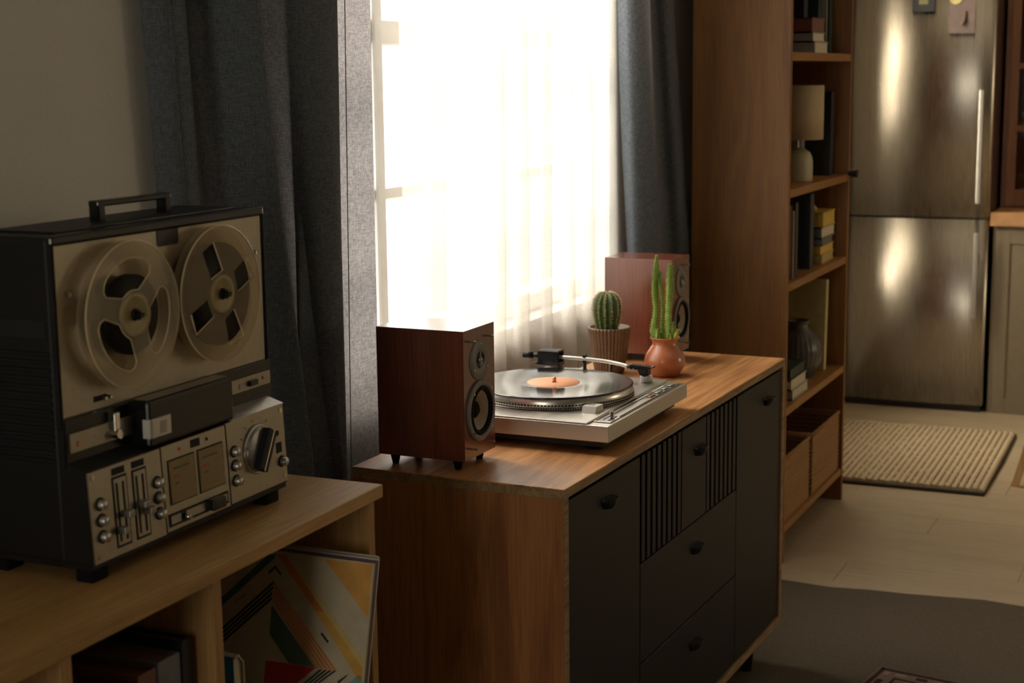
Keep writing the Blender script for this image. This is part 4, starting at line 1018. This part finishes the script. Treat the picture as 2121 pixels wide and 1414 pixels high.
# ------------------------------------------------------------------ kitchen
FX, FYR, FYL = 6.569, .878, 1.448
fr_ = thing('fridge', 'stainless steel fridge freezer with bar handles', 'fridge', (FX,(FYR+FYL)/2,0))
FO = (FX,(FYR+FYL)/2,0)
MB(FO).box((FX+.055,FYR+.004,.02), (X1-.04,FYL-.004,1.86), .004).build('body', 'steel_side', fr_)
MB(FO).box((FX+.020,FYR+.01,0), (X1-.06,FYL-.01,.03)).build('base', 'handle_black', fr_)
def fdoor(z0, z1, hz0, hz1):
    """gently convex steel door"""
    n = 24; bm = bmesh.new(); A = []
    for k in range(n+1):
        t = k/n; y = FYR + (FYL-FYR)*t
        bulge = .019*(1-(2*t-1)**2) + .004*(1-abs(2*t-1)**14)
        A.append((FX+.018-bulge, y))
    poly = A + [(FX+.055, FYL), (FX+.055, FYR)]
    m = MB(FO)
    t = bm
    lo = [t.verts.new((x,y,z0)) for x, y in poly]; hi = [t.verts.new((x,y,z1)) for x, y in poly]
    t.faces.new(lo); t.faces.new(hi)
    for i in range(len(poly)):
        j = (i+1) % len(poly); f = t.faces.new((lo[i], lo[j], hi[j], hi[i])); f.smooth = i < n
    bmesh.ops.recalc_face_normals(t, faces=t.faces[:]); m._put(t)
    d = m.build('door', 'steel_door', fr_)
    hy = .918
    h = MB(FO).box((FX-.042,hy-.009,hz0), (FX-.028,hy+.009,hz1), .003, 2)
    h.build('handle', 'silver', d)
    for zz in (hz0+.10, hz1-.10): MB(FO).box((FX-.03,hy-.008,zz-.012), (FX+.010,hy+.008,zz+.012), .002).build('handle_mount', 'silver_dark', d)
fdoor(.030, .795, .395, .745)
fdoor(.803, 1.86, .862, 1.315)
MB(FO).box((FX+.016,FYR+.004,.794), (FX+.05,FYL-.004,.804)).build('seal', 'groove_black', fr_)
g = 'magnets on the fridge'
m1 = thing('fridge_magnet', 'black framed magnet with olive centre on the upper fridge door', 'magnet', (6.560,1.160,1.624), 0, g)
MB().box((-.006,-.045,0), (.0,.045,.10), .001).build('frame', 'book_black', m1); MB().box((-.007,-.018,.030), (-.005,.018,.072)).build('centre', 'magnet_green', m1)
m2 = thing('hook_magnet', 'pinkish magnetic plate with hook on the upper fridge door', 'magnet', (6.566,1.008,1.536), 0, g)
MB().box((-.008,-.051,0), (-.002,.051,.135), .001).build('plate', 'magnet_pink', m2)
MB().tube([(-.010,-.012,.085),(-.014,-.010,.055),(-.022,-.002,.035),(-.022,.008,.040)], [.005,.006,.008,.006], 8).build('hook', 'magnet_pink', m2)
m3 = thing('fridge_magnet', 'round green-white magnet at the top of the fridge', 'magnet', (6.566,1.035,1.676), 0, g)
MB().cyl((0,0,0), .026, -.010, 'x', 24, .003).build('disc', 'cream_board', m3)

KF, KY1 = 6.60, .862
kc = thing('kitchen_cabinet', 'grey kitchen base cabinet beside the fridge', 'cabinet', (KF,.40,0))
KO = (KF,.40,0)
MB(KO).box((KF+.0205,-.60,.09), (X1-.02,KY1,.770)).build('body', 'kitchen_grey', kc)
MB(KO).box((KF+.05,-.60,0), (X1-.05,.840,.0895)).box((KF+.007,.8465,0), (KF+.0195,KY1,.7695)).build('plinth', 'kitchen_grey', kc)
for ya, yb in ((.845,.375),(.365,-.10),(-.11,-.58)):
    d = MB(KO).box((KF+.006,yb,.0), (KF+.02,ya,.757), .001).build('door', 'kitchen_grey', kc)
    mm = MB(KO)
    for q in ((ya-.05,ya,.0,.757),(yb,yb+.05,.0,.757),(yb+.05,ya-.05,.70,.757),(yb+.05,ya-.05,.0,.06)): mm.box((KF-.001,q[0],q[2]), (KF+.007,q[1],q[3]), .0012)
    mm.build('door_frame', 'kitchen_grey', d)
    MB(KO).cyl((KF-.001,yb+.03,.62), .012, -.02, 'x', 14, .003).build('knob', 'silver_dark', d)
wt = MB((KF,.4,.77)).box((KF-.025,-.62,.771), (X1-.01,.872,.826), .003, 2).build('worktop', 'worktop_wood', None, (KF,.4,.77))
tag(wt, 'thick wooden worktop on the grey kitchen cabinet', 'worktop')
HX, HZ = 6.86, .8265
ht = thing('glass_hutch', 'brown wooden cabinet with glass doors standing on the worktop', 'cabinet', (HX,.5,HZ))
HO = (HX,.5,HZ)
MB(HO).box((HX,.852,HZ), (X1-.02,.872,1.95)).box((HX,-.02,HZ), (X1-.02,0,1.95)).build('side_panel', 'hutch_wood', ht)
MB(HO).box((X1-.03,0,HZ), (X1-.02,.852,1.95)).build('back_panel', 'dark_back', ht)
for z in (.8270, 1.145, 1.40, 1.93): MB(HO).box((HX+.02,0,z), (X1-.03,.852,z+.02)).build('shelf', 'hutch_wood', ht)
for ya, yb in ((.852,.43),(.42,0)):
    m = MB(HO)
    for q in ((ya-.035,ya,HZ+.005,1.945),(yb,yb+.035,HZ+.005,1.945),(yb+.035,ya-.035,1.905,1.945),(yb+.035,ya-.035,HZ+.005,HZ+.075),(yb+.035,ya-.035,1.140,1.165),(yb+.035,ya-.035,1.395,1.418)): m.box((HX-.018,q[0],q[2]), (HX,q[1],q[3]), .001)
    d = m.build('door', 'hutch_wood', ht)
    MB(HO).box((HX-.010,yb+.03,HZ+.05), (HX-.007,ya-.03,1.91)).build('pane', 'cabinet_glass', d)
def bowl(label, y, z):
    b = MB().lathe([(0,0),(.03,0),(.05,.02),(.062,.05),(.058,.05),(.045,.022),(0,.006)], (0,0,0), 'z', 28).build('bowl', 'china', None, (HX+.13,y,z))
    tag(b, label, 'bowl', 'bowls in the glass hutch')
bowl('white bowl on the middle shelf behind the hutch glass', .755, 1.1655); bowl('white bowl on the lowest shelf behind the hutch glass', .745, .8475); bowl('white bowl on the upper shelf behind the hutch glass', .74, 1.4205)

# stool at the right border: only a leg shows
sl_ = thing('wooden_stool', 'pale wooden stool whose leg shows at the right edge', 'stool', (5.60,.36,0), .0)
SOF = (5.60,.36,0)
MB(SOF).box((5.45,.21,.43), (5.75,.51,.455), .006, 2).build('seat', 'pine', sl_)
for (bx3, by3, tx3, ty3) in ((5.43,.606,5.475,.49),(5.77,.606,5.725,.49),(5.43,.13,5.475,.24),(5.77,.13,5.725,.24)):
    m = MB(SOF); t = bmesh.new(); s1 = .0125
    lo = [t.verts.new((bx3+a*s1, by3+b*s1, 0)) for a, b in ((-1,-1),(1,-1),(1,1),(-1,1))]; hi = [t.verts.new((tx3+a*.018, ty3+b*.018, .432)) for a, b in ((-1,-1),(1,-1),(1,1),(-1,1))]
    t.faces.new(lo[::-1]); t.faces.new(hi)
    for i in range(4): t.faces.new((lo[i], lo[(i+1)%4], hi[(i+1)%4], hi[i]))
    m._put(t); m.build('leg', 'pine', sl_)
bt = tg.build('tape_run', 'tape_brown', None); bpy.data.objects.remove(bt, do_unlink=True)
